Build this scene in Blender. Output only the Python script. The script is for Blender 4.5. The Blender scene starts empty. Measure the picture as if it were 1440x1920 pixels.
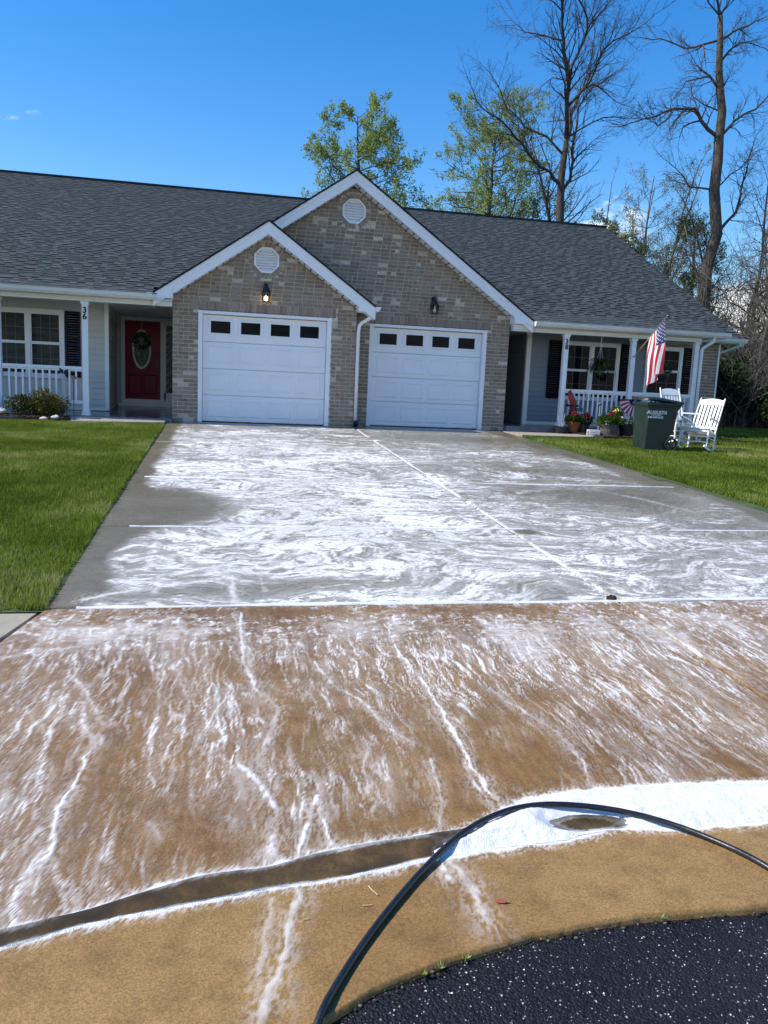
import bpy, math, random
import numpy as np
from mathutils import Vector, Matrix

R = math.radians
random.seed(7)
rng = np.random.default_rng(11)
sc = bpy.context.scene
col = sc.collection

# ------------------------------------------------------------------ camera, sky, sun, exposure
CAM_H = 0.8219
def make_camera():
    cd = bpy.data.cameras.new('camera')
    cd.sensor_fit = 'HORIZONTAL'; cd.sensor_width = 36.0
    cd.lens = 36.0 * 1489.68 / 1440.0
    cd.clip_start = 0.05; cd.clip_end = 2000
    o = bpy.data.objects.new('camera', cd); col.objects.link(o)
    yaw, pitch, roll = 0.2092, 0.154, -0.0445
    f = Vector((math.sin(yaw)*math.cos(pitch), math.cos(yaw)*math.cos(pitch), -math.sin(pitch)))
    r = Vector((math.cos(yaw), -math.sin(yaw), 0)); d = f.cross(r)
    r2 = r*math.cos(roll) + d*math.sin(roll); d2 = -r*math.sin(roll) + d*math.cos(roll)
    m = Matrix((r2, -d2, -f)).transposed().to_4x4(); m.translation = Vector((0, 0, CAM_H))
    o.matrix_world = m
    sc.camera = o
make_camera()

SUN_EL, SUN_B = R(47), R(1.0)      # sun stands to the left, a little behind the house front
sun_dir = Vector((-math.cos(SUN_B)*math.cos(SUN_EL), math.sin(SUN_B)*math.cos(SUN_EL), math.sin(SUN_EL)))
def make_world():
    w = bpy.data.worlds.new('World'); sc.world = w; w.use_nodes = True
    nt = w.node_tree; nt.nodes.clear(); N = nt.nodes.new; L = nt.links.new
    sky = N('ShaderNodeTexSky'); sky.sky_type = 'NISHITA'; sky.sun_disc = False
    sky.sun_elevation = SUN_EL
    sky.sun_rotation = math.atan2(sun_dir.x, sun_dir.y)
    sky.air_density = 1.25; sky.dust_density = 0.4; sky.ozone_density = 4.0; sky.altitude = 300
    hs = N('ShaderNodeHueSaturation'); hs.inputs['Hue'].default_value = .508; hs.inputs['Saturation'].default_value = 1.40
    L(sky.outputs[0], hs.inputs['Color'])
    # a low band of small cumulus all round the horizon
    tc = N('ShaderNodeTexCoord'); sp = N('ShaderNodeSeparateXYZ'); L(tc.outputs['Generated'], sp.inputs[0])
    mp = N('ShaderNodeMapping'); mp.inputs['Scale'].default_value = (7, 7, 16); mp.inputs['Location'].default_value = (0.6, 0.2, 0.3)
    L(tc.outputs['Generated'], mp.inputs[0])
    nz = N('ShaderNodeTexNoise'); nz.inputs['Scale'].default_value = 1.0; nz.inputs['Detail'].default_value = 7; nz.inputs['Roughness'].default_value = .55
    L(mp.outputs[0], nz.inputs['Vector'])
    band = N('ShaderNodeMapRange'); band.inputs[1].default_value = .25; band.inputs[2].default_value = .03
    band.inputs[3].default_value = 0; band.inputs[4].default_value = .38; L(sp.outputs['Z'], band.inputs[0])
    ad = N('ShaderNodeMath'); ad.operation = 'ADD'; L(nz.outputs[0], ad.inputs[0]); L(band.outputs[0], ad.inputs[1])
    mr = N('ShaderNodeMapRange'); mr.interpolation_type = 'SMOOTHSTEP'
    mr.inputs[1].default_value = .70; mr.inputs[2].default_value = .84; L(ad.outputs[0], mr.inputs[0])
    mx = N('ShaderNodeMix'); mx.data_type = 'RGBA'; L(mr.outputs[0], mx.inputs[0]); L(hs.outputs[0], mx.inputs[6])
    mx.inputs[7].default_value = (8.8, 8.9, 9.0, 1)
    bg = N('ShaderNodeBackground'); bg.inputs['Strength'].default_value = 0.122
    L(mx.outputs[2], bg.inputs[0])
    out = N('ShaderNodeOutputWorld'); L(bg.outputs[0], out.inputs[0])
make_world()
def make_sun():
    ld = bpy.data.lights.new('sun', 'SUN'); ld.energy = 3.9; ld.angle = R(0.53); ld.color = (1.0, .955, .88)
    o = bpy.data.objects.new('sun', ld); col.objects.link(o)
    o.rotation_euler = (-sun_dir).to_track_quat('-Z', 'Y').to_euler(); o.location = (-30, 5, 40)
make_sun()
sc.view_settings.view_transform = 'Standard'; sc.view_settings.look = 'None'
sc.view_settings.exposure = 0.70; sc.view_settings.gamma = 1.0; sc.view_settings.use_curve_mapping = False
sc.render.engine = 'CYCLES'; sc.cycles.use_denoising = True
sc.cycles.max_bounces = 8

# ------------------------------------------------------------------ materials
def lin(h):
    return tuple(((c/12.92) if c <= .04045 else ((c+.055)/1.055)**2.4) for c in h)
class NT:
    def __init__(s, name):
        s.m = bpy.data.materials.new(name); s.m.use_nodes = True
        s.t = s.m.node_tree; s.t.nodes.clear()
        s.out = s.n('ShaderNodeOutputMaterial'); s.p = s.n('ShaderNodeBsdfPrincipled')
        s.l(s.p.outputs[0], s.out.inputs[0])
    def n(s, k): return s.t.nodes.new(k)
    def l(s, a, b): s.t.links.new(a, b)
    def set(s, node, i, v):
        if hasattr(v, 'node'): s.l(v, node.inputs[i])
        else:
            if isinstance(v, tuple) and len(v) == 3 and node.inputs[i].type == 'RGBA': v = (*v, 1)
            node.inputs[i].default_value = v
    def P(s, **k):
        for a, v in k.items(): s.set(s.p, a.replace('_', ' '), v)
    def pos(s, scale=(1, 1, 1), obj=True):
        tc = s.n('ShaderNodeTexCoord'); mp = s.n('ShaderNodeMapping'); mp.inputs['Scale'].default_value = scale
        if obj: s.l(tc.outputs['Object'], mp.inputs[0])
        else:
            g = s.n('ShaderNodeNewGeometry'); s.l(g.outputs['Position'], mp.inputs[0])
        return mp.outputs[0]
    def noise(s, vec, scale, detail=4, rough=.55, dist=0.):
        x = s.n('ShaderNodeTexNoise'); s.l(vec, x.inputs['Vector'])
        x.inputs['Scale'].default_value = scale; x.inputs['Detail'].default_value = detail
        x.inputs['Roughness'].default_value = rough; x.inputs['Distortion'].default_value = dist
        return x.outputs[0]
    def voro(s, vec, scale, feat='F1', out=0):
        x = s.n('ShaderNodeTexVoronoi'); x.feature = feat; s.l(vec, x.inputs['Vector']); x.inputs['Scale'].default_value = scale
        return x.outputs[out]
    def mr(s, v, a, b, c=0., d=1., smooth=False):
        x = s.n('ShaderNodeMapRange'); x.interpolation_type = 'SMOOTHSTEP' if smooth else 'LINEAR'
        for i, q in enumerate((v, a, b, c, d)): s.set(x, i, q)
        return x.outputs[0]
    def math(s, op, a, b=0.):
        x = s.n('ShaderNodeMath'); x.operation = op; s.set(x, 0, a); s.set(x, 1, b); return x.outputs[0]
    def mix(s, f, a, b, mode='MIX'):
        x = s.n('ShaderNodeMix'); x.data_type = 'RGBA'; x.blend_type = mode
        s.set(x, 0, f); s.set(x, 6, a); s.set(x, 7, b); return x.outputs[2]
    def ramp(s, f, stops):
        x = s.n('ShaderNodeValToRGB'); cr = x.color_ramp
        while len(cr.elements) < len(stops): cr.elements.new(.5)
        for e, (p, c) in zip(cr.elements, stops): e.position = p; e.color = (*c, 1)
        s.set(x, 0, f); return x.outputs[0]
    def attr(s, name, out=2):
        x = s.n('ShaderNodeAttribute'); x.attribute_name = name; return x.outputs[out]
    def bump(s, h, strength=.3, dist=.01):
        x = s.n('ShaderNodeBump'); x.inputs['Strength'].default_value = strength; x.inputs['Distance'].default_value = dist
        s.l(h, x.inputs['Height']); s.l(x.outputs[0], s.p.inputs['Normal'])

def plain(name, c, rough=.5, var=.12, scale=9, metal=0., spec=.5, bump=0.):
    t = NT(name); v = t.pos(obj=False)
    n = t.noise(v, scale, 5)
    cc = t.mix(t.mr(n, .3, .7), tuple(x*(1-var) for x in c), tuple(min(1, x*(1+var)) for x in c))
    t.P(Base_Color=cc, Roughness=t.mr(n, .3, .7, max(.02, rough-.07), min(1, rough+.07)), Metallic=metal, Specular_IOR_Level=spec)
    if bump: t.bump(t.noise(v, scale*12, 3), bump, .004)
    return t.m
def rnd_mat(name, stops, rough=.8, grain=60, gv=.25, bump=.4, spec=.3, rvar=0):
    t = NT(name); v = t.pos(obj=False)
    c = t.ramp(t.attr('rnd'), stops)
    n = t.noise(v, grain, 4)
    c = t.mix(1.0, c, t.mix(t.mr(n, .25, .75), (1-gv,)*3, (1+gv,)*3), 'MULTIPLY')
    t.P(Base_Color=c, Roughness=rough, Specular_IOR_Level=spec)
    if bump: t.bump(n, bump, .004)
    return t.m
def leaf_mat(name, stops, trans=.25, rough=.55):
    t = NT(name)
    c = t.ramp(t.attr('rnd'), stops)
    t.P(Base_Color=c, Roughness=rough, Specular_IOR_Level=.14)
    tr = t.n('ShaderNodeBsdfTranslucent'); t.l(c, tr.inputs[0])
    mx = t.n('ShaderNodeMixShader'); mx.inputs[0].default_value = trans
    t.l(t.p.outputs[0], mx.inputs[1]); t.l(tr.outputs[0], mx.inputs[2]); t.l(mx.outputs[0], t.out.inputs[0])
    return t.m

M = {}
M['brick'] = rnd_mat('brick_face', [(0, (.205, .155, .116)), (.3, (.25, .193, .146)), (.75, (.285, .222, .17)), (.9, (.33, .262, .205)), (1, (.58, .50, .41))], .88, 55, .3, .5)
M['mortar'] = plain('mortar', (.60, .52, .42), .95, .2, 20, bump=.4)
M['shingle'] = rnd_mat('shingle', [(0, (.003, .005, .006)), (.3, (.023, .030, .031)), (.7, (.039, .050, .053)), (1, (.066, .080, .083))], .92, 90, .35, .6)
M['roof_deck'] = plain('roof_underlay', (.018, .02, .023), .95, .3, 8)
M['white'] = plain('white_trim', (.80, .80, .80), .42, .04, 3)
M['cream'] = plain('cream_gutter', (.70, .69, .64), .38, .05, 3)
M['door_white'] = plain('garage_door_white', (.79, .79, .79), .4, .03, 2)
def siding(name, a, b):
    t = NT(name); v = t.pos((.6, 1, 14), obj=False)
    n = t.noise(v, 6, 5)
    t.P(Base_Color=t.mix(n, a, b), Roughness=.5, Specular_IOR_Level=.35)
    t.bump(n, .12, .002); return t.m
M['siding'] = siding('siding_vinyl', (.52, .53, .50), (.60, .605, .57))
M['siding_darker'] = siding('siding_vinyl_darker', (.20, .24, .28), (.25, .29, .33))  # darker, bluer version of the siding colour, for the right unit's walls
M['navy'] = plain('navy_shutter', (.007, .010, .030), .5, .2, 12, spec=.2)
M['black_shutter'] = plain('black_shutter', (.004, .004, .007), .6, .2, 12, spec=.15)
M['red_door'] = plain('red_door_paint', (.22, .003, .022), .4, .1, 5, spec=.2)
def glass_mat(name, a, b, rough=.04):
    t = NT(name); v = t.pos((1, 1, 5), obj=False)
    n = t.noise(v, 2.2, 4)
    t.P(Base_Color=t.mix(t.mr(n, .35, .65), a, b), Roughness=rough, Specular_IOR_Level=.05)
    return t.m
M['glass'] = glass_mat('window_glass', (.022, .028, .028), (.05, .06, .055))
M['glass_dark'] = glass_mat('dark_window_glass', (.003, .004, .006), (.008, .010, .013))
M['etched'] = glass_mat('etched_glass', (.06, .09, .10), (.17, .22, .235), .25)
M['black'] = plain('black_metal', (.012, .012, .014), .4, .2, 10)
M['dark_grey'] = plain('dark_grey_metal', (.05, .052, .055), .5, .2, 10)
M['brass'] = plain('bulb_base', (.4, .33, .2), .3, .1, 10, metal=.8)
def emit(name, c, s):
    t = NT(name); t.P(Base_Color=c, Emission_Color=c, Emission_Strength=s); return t.m
M['bulb_lit'] = emit('lit_bulb', (1, .72, .28), 7.)
M['bulb_off'] = plain('frosted_bulb', (.7, .7, .68), .3, .03)
def clear_glass():
    t = NT('lantern_glass'); v = t.pos()
    t.P(Base_Color=(.9, .92, .9), Roughness=t.mr(t.noise(v, 30), 0, 1, .02, .12), Transmission_Weight=1.0, IOR=1.08); return t.m
M['lantern_glass'] = clear_glass()
M['porch_slab'] = plain('porch_concrete_wet', (.13, .135, .14), .16, .25, 3)
M['bin'] = plain('green_bin_plastic', (.012, .026, .019), .5, .2, 7, bump=.1)
M['bin_lid'] = plain('dark_bin_lid', (.013, .02, .019), .5, .2, 7, bump=.15)
M['rubber'] = plain('black_rubber', (.01, .01, .011), .6, .2, 20)
M['print_white'] = plain('white_print', (.78, .8, .78), .5, .03)
M['chair_white'] = plain('chair_white_paint', (.78, .78, .76), .4, .05, 8)
M['flag_red'] = plain('flag_red', (.42, .022, .035), .8, .1, 15)
M['flag_white'] = plain('flag_white', (.78, .76, .74), .8, .05, 15)
M['flag_blue'] = plain('flag_blue', (.03, .03, .14), .8, .1, 15)
M['aluminium'] = plain('pole_aluminium', (.6, .6, .6), .3, .05, 10, metal=.7)
M['pole_wood'] = plain('pole_wood', (.42, .3, .16), .5, .15, 30)
M['terracotta'] = plain('terracotta', (.24, .075, .028), .8, .2, 9, bump=.2)
M['barrel'] = plain('weathered_barrel_wood', (.11, .095, .08), .85, .35, 22, bump=.5)
M['pot_black'] = plain('black_pot', (.014, .014, .016), .5, .2, 12)
M['wood_tan'] = plain('tan_wood', (.36, .19, .075), .6, .3, 14, bump=.3)
M['bird_red'] = plain('cardinal_red', (.30, .02, .018), .55, .15, 22)
M['green_paint'] = plain('green_paint', (.03, .085, .07), .5, .15, 12)
M['petal_red'] = plain('red_petal', (.24, .006, .016), .6, .2, 30)
M['petal_pink'] = plain('pink_petal', (.75, .42, .42), .6, .2, 30)
M['petal_white'] = plain('white_petal', (.8, .78, .7), .6, .1, 30)
M['petal_blue'] = plain('blue_petal', (.1, .22, .55), .6, .2, 30)
M['petal_yellow'] = plain('yellow_petal', (.75, .55, .08), .6, .2, 30)
M['soil'] = plain('dark_soil', (.03, .022, .016), .95, .3, 30, bump=.5)
M['mulch'] = rnd_mat('mulch_chips', [(0, (.035, .016, .01)), (.6, (.085, .036, .022)), (1, (.16, .075, .045))], .9, 40, .3, .4)
M['stone'] = plain('pale_stone', (.5, .48, .43), .8, .2, 9, bump=.3)
M['hose'] = plain('black_hose', (.011, .013, .016), .33, .25, 30, bump=.15)
M['leaf_brown'] = plain('fallen_leaf', (.22, .05, .02), .6, .3, 40)
M['straw'] = plain('pale_twig', (.55, .42, .25), .8, .2, 40)
M['grate'] = plain('grey_grate', (.10, .10, .105), .5, .2, 20)
def bark(name, a, b, sc_=6):
    t = NT(name); v = t.pos((3, 3, .6), obj=False)
    n = t.noise(v, sc_, 6, .65, .6)
    t.P(Base_Color=t.mix(t.mr(n, .35, .65), a, b), Roughness=.95, Specular_IOR_Level=.15)
    t.bump(n, .9, .03); return t.m
M['bark'] = bark('tree_bark', (.042, .033, .026), (.135, .11, .088))
M['bark_dark'] = bark('dark_bark', (.038, .031, .026), (.105, .088, .073))
M['bark_pale'] = bark('pale_bark', (.08, .068, .055), (.2, .175, .145))
M['leaf_spring'] = leaf_mat('spring_leaves', [(0, (.13, .18, .04)), (.5, (.235, .30, .075)), (1, (.38, .43, .15))], .5)
M['leaf_bud'] = leaf_mat('budding_leaves', [(0, (.09, .10, .045)), (.5, (.17, .185, .08)), (1, (.28, .30, .16))], .3)
M['leaf_green'] = leaf_mat('green_leaves', [(0, (.02, .045, .01)), (.5, (.05, .105, .016)), (1, (.13, .21, .03))], .25)
M['leaf_dark'] = leaf_mat('dark_evergreen', [(0, (.006, .014, .006)), (.6, (.017, .036, .012)), (1, (.05, .085, .025))], .15)
M['leaf_fern'] = leaf_mat('fern_fronds', [(0, (.012, .03, .01)), (.6, (.03, .065, .016)), (1, (.07, .12, .03))], .2)
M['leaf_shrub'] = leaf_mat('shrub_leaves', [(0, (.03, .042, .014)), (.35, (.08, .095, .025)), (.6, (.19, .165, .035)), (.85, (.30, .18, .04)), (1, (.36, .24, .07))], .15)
M['leaf_wreath'] = leaf_mat('wreath_leaves', [(0, (.02, .035, .01)), (.7, (.055, .08, .02)), (.9, (.12, .11, .04)), (1, (.3, .26, .16))], .1)
M['grass'] = leaf_mat('lawn_grass', [(0, (.085, .13, .012)), (.5, (.155, .215, .022)), (.85, (.215, .265, .04)), (1, (.35, .34, .12))], .4, .45)
# ------------------------------------------------------------------ mesh helpers
class MB:
    def __init__(s): s.v = []; s.f = []; s.r = []; s.mi = []; s.cur = .5; s.mat = 0
    def face(s, idx): s.f.append(idx); s.r.append(s.cur); s.mi.append(s.mat)
    def add(s, vs, fs):
        b = len(s.v); s.v.extend(vs)
        for f in fs: s.face(tuple(b+i for i in f))
    def box(s, x0, x1, y0, y1, z0, z1):
        s.add([(x0,y0,z0),(x1,y0,z0),(x1,y1,z0),(x0,y1,z0),(x0,y0,z1),(x1,y0,z1),(x1,y1,z1),(x0,y1,z1)],
              [(0,3,2,1),(4,5,6,7),(0,1,5,4),(1,2,6,5),(2,3,7,6),(3,0,4,7)])
        return s
    def obox(s, c, ax, ay, az, hx, hy, hz):
        c = Vector(c); ax, ay, az = (Vector(a).normalized() for a in (ax, ay, az)); vs = []
        for k in (-1, 1):
            for i, j in ((-1,-1),(1,-1),(1,1),(-1,1)): vs.append(tuple(c+ax*hx*i+ay*hy*j+az*hz*k))
        s.add(vs, [(0,3,2,1),(4,5,6,7),(0,1,5,4),(1,2,6,5),(2,3,7,6),(3,0,4,7)]); return s
    def bar(s, a, b, w, h, up=(0,0,1)):
        a, b = Vector(a), Vector(b); d = b-a; l = d.length; d.normalize()
        x = d.cross(Vector(up))
        if x.length < 1e-4: x = d.cross(Vector((1,0,0)))
        x.normalize(); z = x.cross(d)
        return s.obox((a+b)/2, d, x, z, l/2, w/2, h/2)
    def prism(s, poly, y0, y1):          # poly in XZ, extruded along Y
        n = len(poly)
        s.add([(x,y0,z) for x,z in poly]+[(x,y1,z) for x,z in poly],
              [tuple(range(n)), tuple(range(2*n-1,n-1,-1))]+[(i,i+n,(i+1)%n+n,(i+1)%n) for i in range(n)]); return s
    def prismz(s, poly, z0, z1):
        n = len(poly)
        s.add([(x,y,z0) for x,y in poly]+[(x,y,z1) for x,y in poly],
              [tuple(range(n-1,-1,-1)), tuple(range(n,2*n))]+[(i,(i+1)%n,(i+1)%n+n,i+n) for i in range(n)]); return s
    def prismx(s, poly, x0, x1):         # poly in YZ
        n = len(poly)
        s.add([(x0,y,z) for y,z in poly]+[(x1,y,z) for y,z in poly],
              [tuple(range(n-1,-1,-1)), tuple(range(n,2*n))]+[(i,(i+1)%n,(i+1)%n+n,i+n) for i in range(n)]); return s
    def tube(s, pts, rad, n=8, cap=True):
        pts = [Vector(p) for p in pts]; k = len(pts)
        if not hasattr(rad, '__len__'): rad = [rad]*k
        b = len(s.v); ref = None
        for i, p in enumerate(pts):
            d = (pts[min(i+1,k-1)]-pts[max(i-1,0)])
            if d.length < 1e-9: d = Vector((0,0,1))
            d.normalize()
            if ref is None: ref = Vector((0,0,1)) if abs(d.z) < .9 else Vector((1,0,0))
            x = d.cross(ref)
            if x.length < 1e-5: x = d.cross(Vector((.3,1,.2)))
            x.normalize(); y = d.cross(x).normalized(); ref = -y if False else ref
            for j in range(n):
                a = 2*math.pi*j/n; s.v.append(tuple(p+(x*math.cos(a)+y*math.sin(a))*rad[i]))
        for i in range(k-1):
            for j in range(n):
                j2 = (j+1)%n
                s.face((b+i*n+j, b+i*n+j2, b+(i+1)*n+j2, b+(i+1)*n+j))
        if cap and n > 3:
            s.face(tuple(b+j for j in range(n-1,-1,-1))); s.face(tuple(b+(k-1)*n+j for j in range(n)))
        return s
    def lathe(s, prof, n=20, c=(0,0,0), cap=True):
        b = len(s.v)
        for r, z in prof:
            for j in range(n):
                a = 2*math.pi*j/n; s.v.append((c[0]+r*math.cos(a), c[1]+r*math.sin(a), c[2]+z))
        for i in range(len(prof)-1):
            for j in range(n):
                j2 = (j+1)%n
                s.face((b+i*n+j, b+i*n+j2, b+(i+1)*n+j2, b+(i+1)*n+j))
        if cap:
            s.face(tuple(b+j for j in range(n-1,-1,-1))); k = len(prof)-1; s.face(tuple(b+k*n+j for j in range(n)))
        return s
    def ball(s, c, r, n=8, m=6, sx=1, sy=1, sz=1):
        prof = []
        b = len(s.v)
        for i in range(m+1):
            t = math.pi*i/m
            for j in range(n):
                a = 2*math.pi*j/n
                s.v.append((c[0]+r*sx*math.sin(t)*math.cos(a), c[1]+r*sy*math.sin(t)*math.sin(a), c[2]-r*sz*math.cos(t)))
        for i in range(m):
            for j in range(n):
                j2 = (j+1)%n; s.face((b+i*n+j, b+i*n+j2, b+(i+1)*n+j2, b+(i+1)*n+j))
        return s
    def leaf(s, p, d, nrm, l, w):
        p = Vector(p); d = Vector(d).normalized(); x = d.cross(Vector(nrm))
        if x.length < 1e-4: x = Vector((1,0,0))
        x.normalize()
        s.add([tuple(p), tuple(p+d*l*.45+x*w*.5), tuple(p+d*l), tuple(p+d*l*.45-x*w*.5)], [(0,1,2,3)])
    def mesh(s, name, mats, smooth=False):
        me = bpy.data.meshes.new(name); me.from_pydata(s.v, [], s.f)
        for m in (mats if isinstance(mats, (list, tuple)) else [mats]): me.materials.append(M[m] if isinstance(m, str) else m)
        a = me.attributes.new('rnd', 'FLOAT', 'FACE'); a.data.foreach_set('value', np.array(s.r, 'f'))
        if isinstance(mats, (list, tuple)): me.polygons.foreach_set('material_index', np.array(s.mi, 'i'))
        if smooth: me.polygons.foreach_set('use_smooth', np.ones(len(s.f), bool))
        me.update(); return me
    def build(s, name, mats, parent=None, smooth=False, bevel=0., **tags):
        return link(name, s.mesh(name, mats, smooth), parent, bevel, **tags)
def link(name, me, parent=None, bevel=0., **tags):
    o = bpy.data.objects.new(name, me); col.objects.link(o)
    if parent is not None: o.parent = parent
    if bevel:
        md = o.modifiers.new('bevel', 'BEVEL'); md.width = bevel; md.segments = 2; md.limit_method = 'ANGLE'
    for k, v in tags.items(): o[k] = v
    return o
def empty(name, loc=(0,0,0), rz=0., parent=None, **tags):
    o = bpy.data.objects.new(name, None); col.objects.link(o); o.location = loc; o.rotation_euler = (0,0,rz)
    o.empty_display_size = .1
    if parent is not None: o.parent = parent
    for k, v in tags.items(): o[k] = v
    return o
def np_mesh(name, verts, faces, mat, attrs=None, fattrs=None, smooth=False):
    """verts (n,3) array, faces (m,k) array of equal size"""
    me = bpy.data.meshes.new(name); n = len(verts); m, k = faces.shape
    me.vertices.add(n); me.vertices.foreach_set('co', np.ascontiguousarray(verts, 'f').ravel())
    me.loops.add(m*k); me.loops.foreach_set('vertex_index', np.ascontiguousarray(faces, 'i').ravel())
    me.polygons.add(m); me.polygons.foreach_set('loop_start', np.arange(0, m*k, k, dtype='i'))
    me.polygons.foreach_set('loop_total', np.full(m, k, 'i'))
    if smooth: me.polygons.foreach_set('use_smooth', np.ones(m, bool))
    for nm, a in (attrs or {}).items():
        at = me.attributes.new(nm, 'FLOAT', 'POINT'); at.data.foreach_set('value', np.ascontiguousarray(a, 'f'))
    for nm, a in (fattrs or {}).items():
        at = me.attributes.new(nm, 'FLOAT', 'FACE'); at.data.foreach_set('value', np.ascontiguousarray(a, 'f'))
    me.materials.append(M[mat] if isinstance(mat, str) else mat); me.update(calc_edges=True); me.validate()
    return me
def text_mesh(name, body, size, mat, extr=.003, shear=0., bold=0.):
    cu = bpy.data.curves.new(name, 'FONT'); cu.body = body; cu.size = size; cu.extrude = extr; cu.shear = shear
    cu.offset = bold; cu.align_x = 'CENTER'; cu.align_y = 'CENTER'; cu.resolution_u = 3
    o = bpy.data.objects.new(name, cu); col.objects.link(o)
    dg = bpy.context.evaluated_depsgraph_get(); me = bpy.data.meshes.new_from_object(o.evaluated_get(dg))
    bpy.data.objects.remove(o); bpy.data.curves.remove(cu)
    me.name = name; me.materials.clear(); me.materials.append(M[mat]); return me

# value noise
def _h(i, j, s):
    n = (i.astype(np.int64)*374761393 + j.astype(np.int64)*668265263 + s*974634777) & 0xffffffff
    n = ((n ^ (n >> 13))*1274126177) & 0xffffffff
    n = (n ^ (n >> 16)) & 0xffffffff
    return (n & 0xffff).astype(np.float32)/65535.
def vn(x, y, s=0):
    xi = np.floor(x); yi = np.floor(y); fx = (x-xi).astype(np.float32); fy = (y-yi).astype(np.float32)
    fx = fx*fx*(3-2*fx); fy = fy*fy*(3-2*fy)
    a = _h(xi, yi, s); b = _h(xi+1, yi, s); c = _h(xi, yi+1, s); d = _h(xi+1, yi+1, s)
    return (a*(1-fx)+b*fx)*(1-fy)+(c*(1-fx)+d*fx)*fy
def fbm(x, y, s=0, o=4, g=.5, q=.31):
    t = 0; a = 1.; w = 0
    for k in range(o):
        t = t+a*vn(x, y, s+k*17); w += a; a *= g; x, y = 1.97*x+q*y+5.2, 1.97*y-q*x+1.3
    return t/w
def sst(a, b, x):
    t = np.clip((x-a)/(b-a), 0, 1); return t*t*(3-2*t)
def seg_dist(X, Y, pts):
    d = np.full(X.shape, 9., np.float32); tt = np.zeros(X.shape, np.float32); n = len(pts)-1
    for i in range(n):
        ax, ay = pts[i]; bx, by = pts[i+1]; vx, vy = bx-ax, by-ay; q = vx*vx+vy*vy+1e-12
        t = np.clip(((X-ax)*vx+(Y-ay)*vy)/q, 0, 1); e = np.hypot(X-ax-t*vx, Y-ay-t*vy)
        m = e < d; d = np.where(m, e, d); tt = np.where(m, (i+t)/n, tt)
    return d, tt

# ------------------------------------------------------------------ the ground
GX = np.array([-3, -.577, -.23, .165, .52, .92, 1.4, 2.1, 8.]); GY = np.array([1.5, 2.13, 2.22, 2.28, 2.34, 2.41, 2.46, 2.5, 2.6])
AX = np.array([-4, -1.2, .18, .256, .403, .639, .895, 1.24, 1.658, 2.6, 8.]); AY = np.array([-.6, .75, 1.641, 1.681, 1.767, 1.848, 1.905, 1.93, 1.92, 1.86, 1.5])
def ground(X, Y):
    """height of the concrete: the drive falls 5 % to a shallow gutter, then lifts slightly to the street"""
    X = np.asarray(X, float); Y = np.asarray(Y, float)
    g = np.interp(X, GX, GY); zp = .05*(np.minimum(Y, 16.4)-16.4)
    zg = .05*(g-16.4)
    t = g-Y
    low = zg-.004+.035*np.clip(t, 0, None)
    k = .05                                   # rounded valley
    a = np.where(t > 0, low, zp)
    return a+.012*np.exp(-(t/k)**2)*0
def gz(x, y): return float(ground(x, y))
def xleft(Y): return np.where(Y > 4.95, -1.0, -1.0-.22*(4.95-Y))
def xright(Y): return 6.1+.04*(16.4-np.clip(Y, 4.95, 17))+np.where(Y < 4.95, .25*(4.95-Y), 0)
POOL_UP = [(.70,2.37),(.80,2.43),(.938,2.516),(1.142,2.622),(1.379,2.665),(1.655,2.67),(1.933,2.662),(2.208,2.638),(2.8,2.63),(3.6,2.66),(4.4,2.68)]
POOL_LO = [(.70,2.30),(.749,2.315),(.815,2.317),(.954,2.339),(1.153,2.351),(1.425,2.40),(1.684,2.36),(1.999,2.363),(2.6,2.37),(3.6,2.42),(4.4,2.5)]
G_UP = [(-1.4,2.0),(-.95,2.09),(-.577,2.162),(-.375,2.209),(-.158,2.292),(-.032,2.329),(.167,2.344),(.344,2.395),(.568,2.435),(.842,2.465),(.951,2.50)]
G_LO = [(-1.4,1.92),(-.95,2.02),(-.56,2.095),(-.365,2.15),(-.151,2.19),(.002,2.213),(.161,2.243),(.327,2.252),(.537,2.286),(.749,2.335)]
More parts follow.
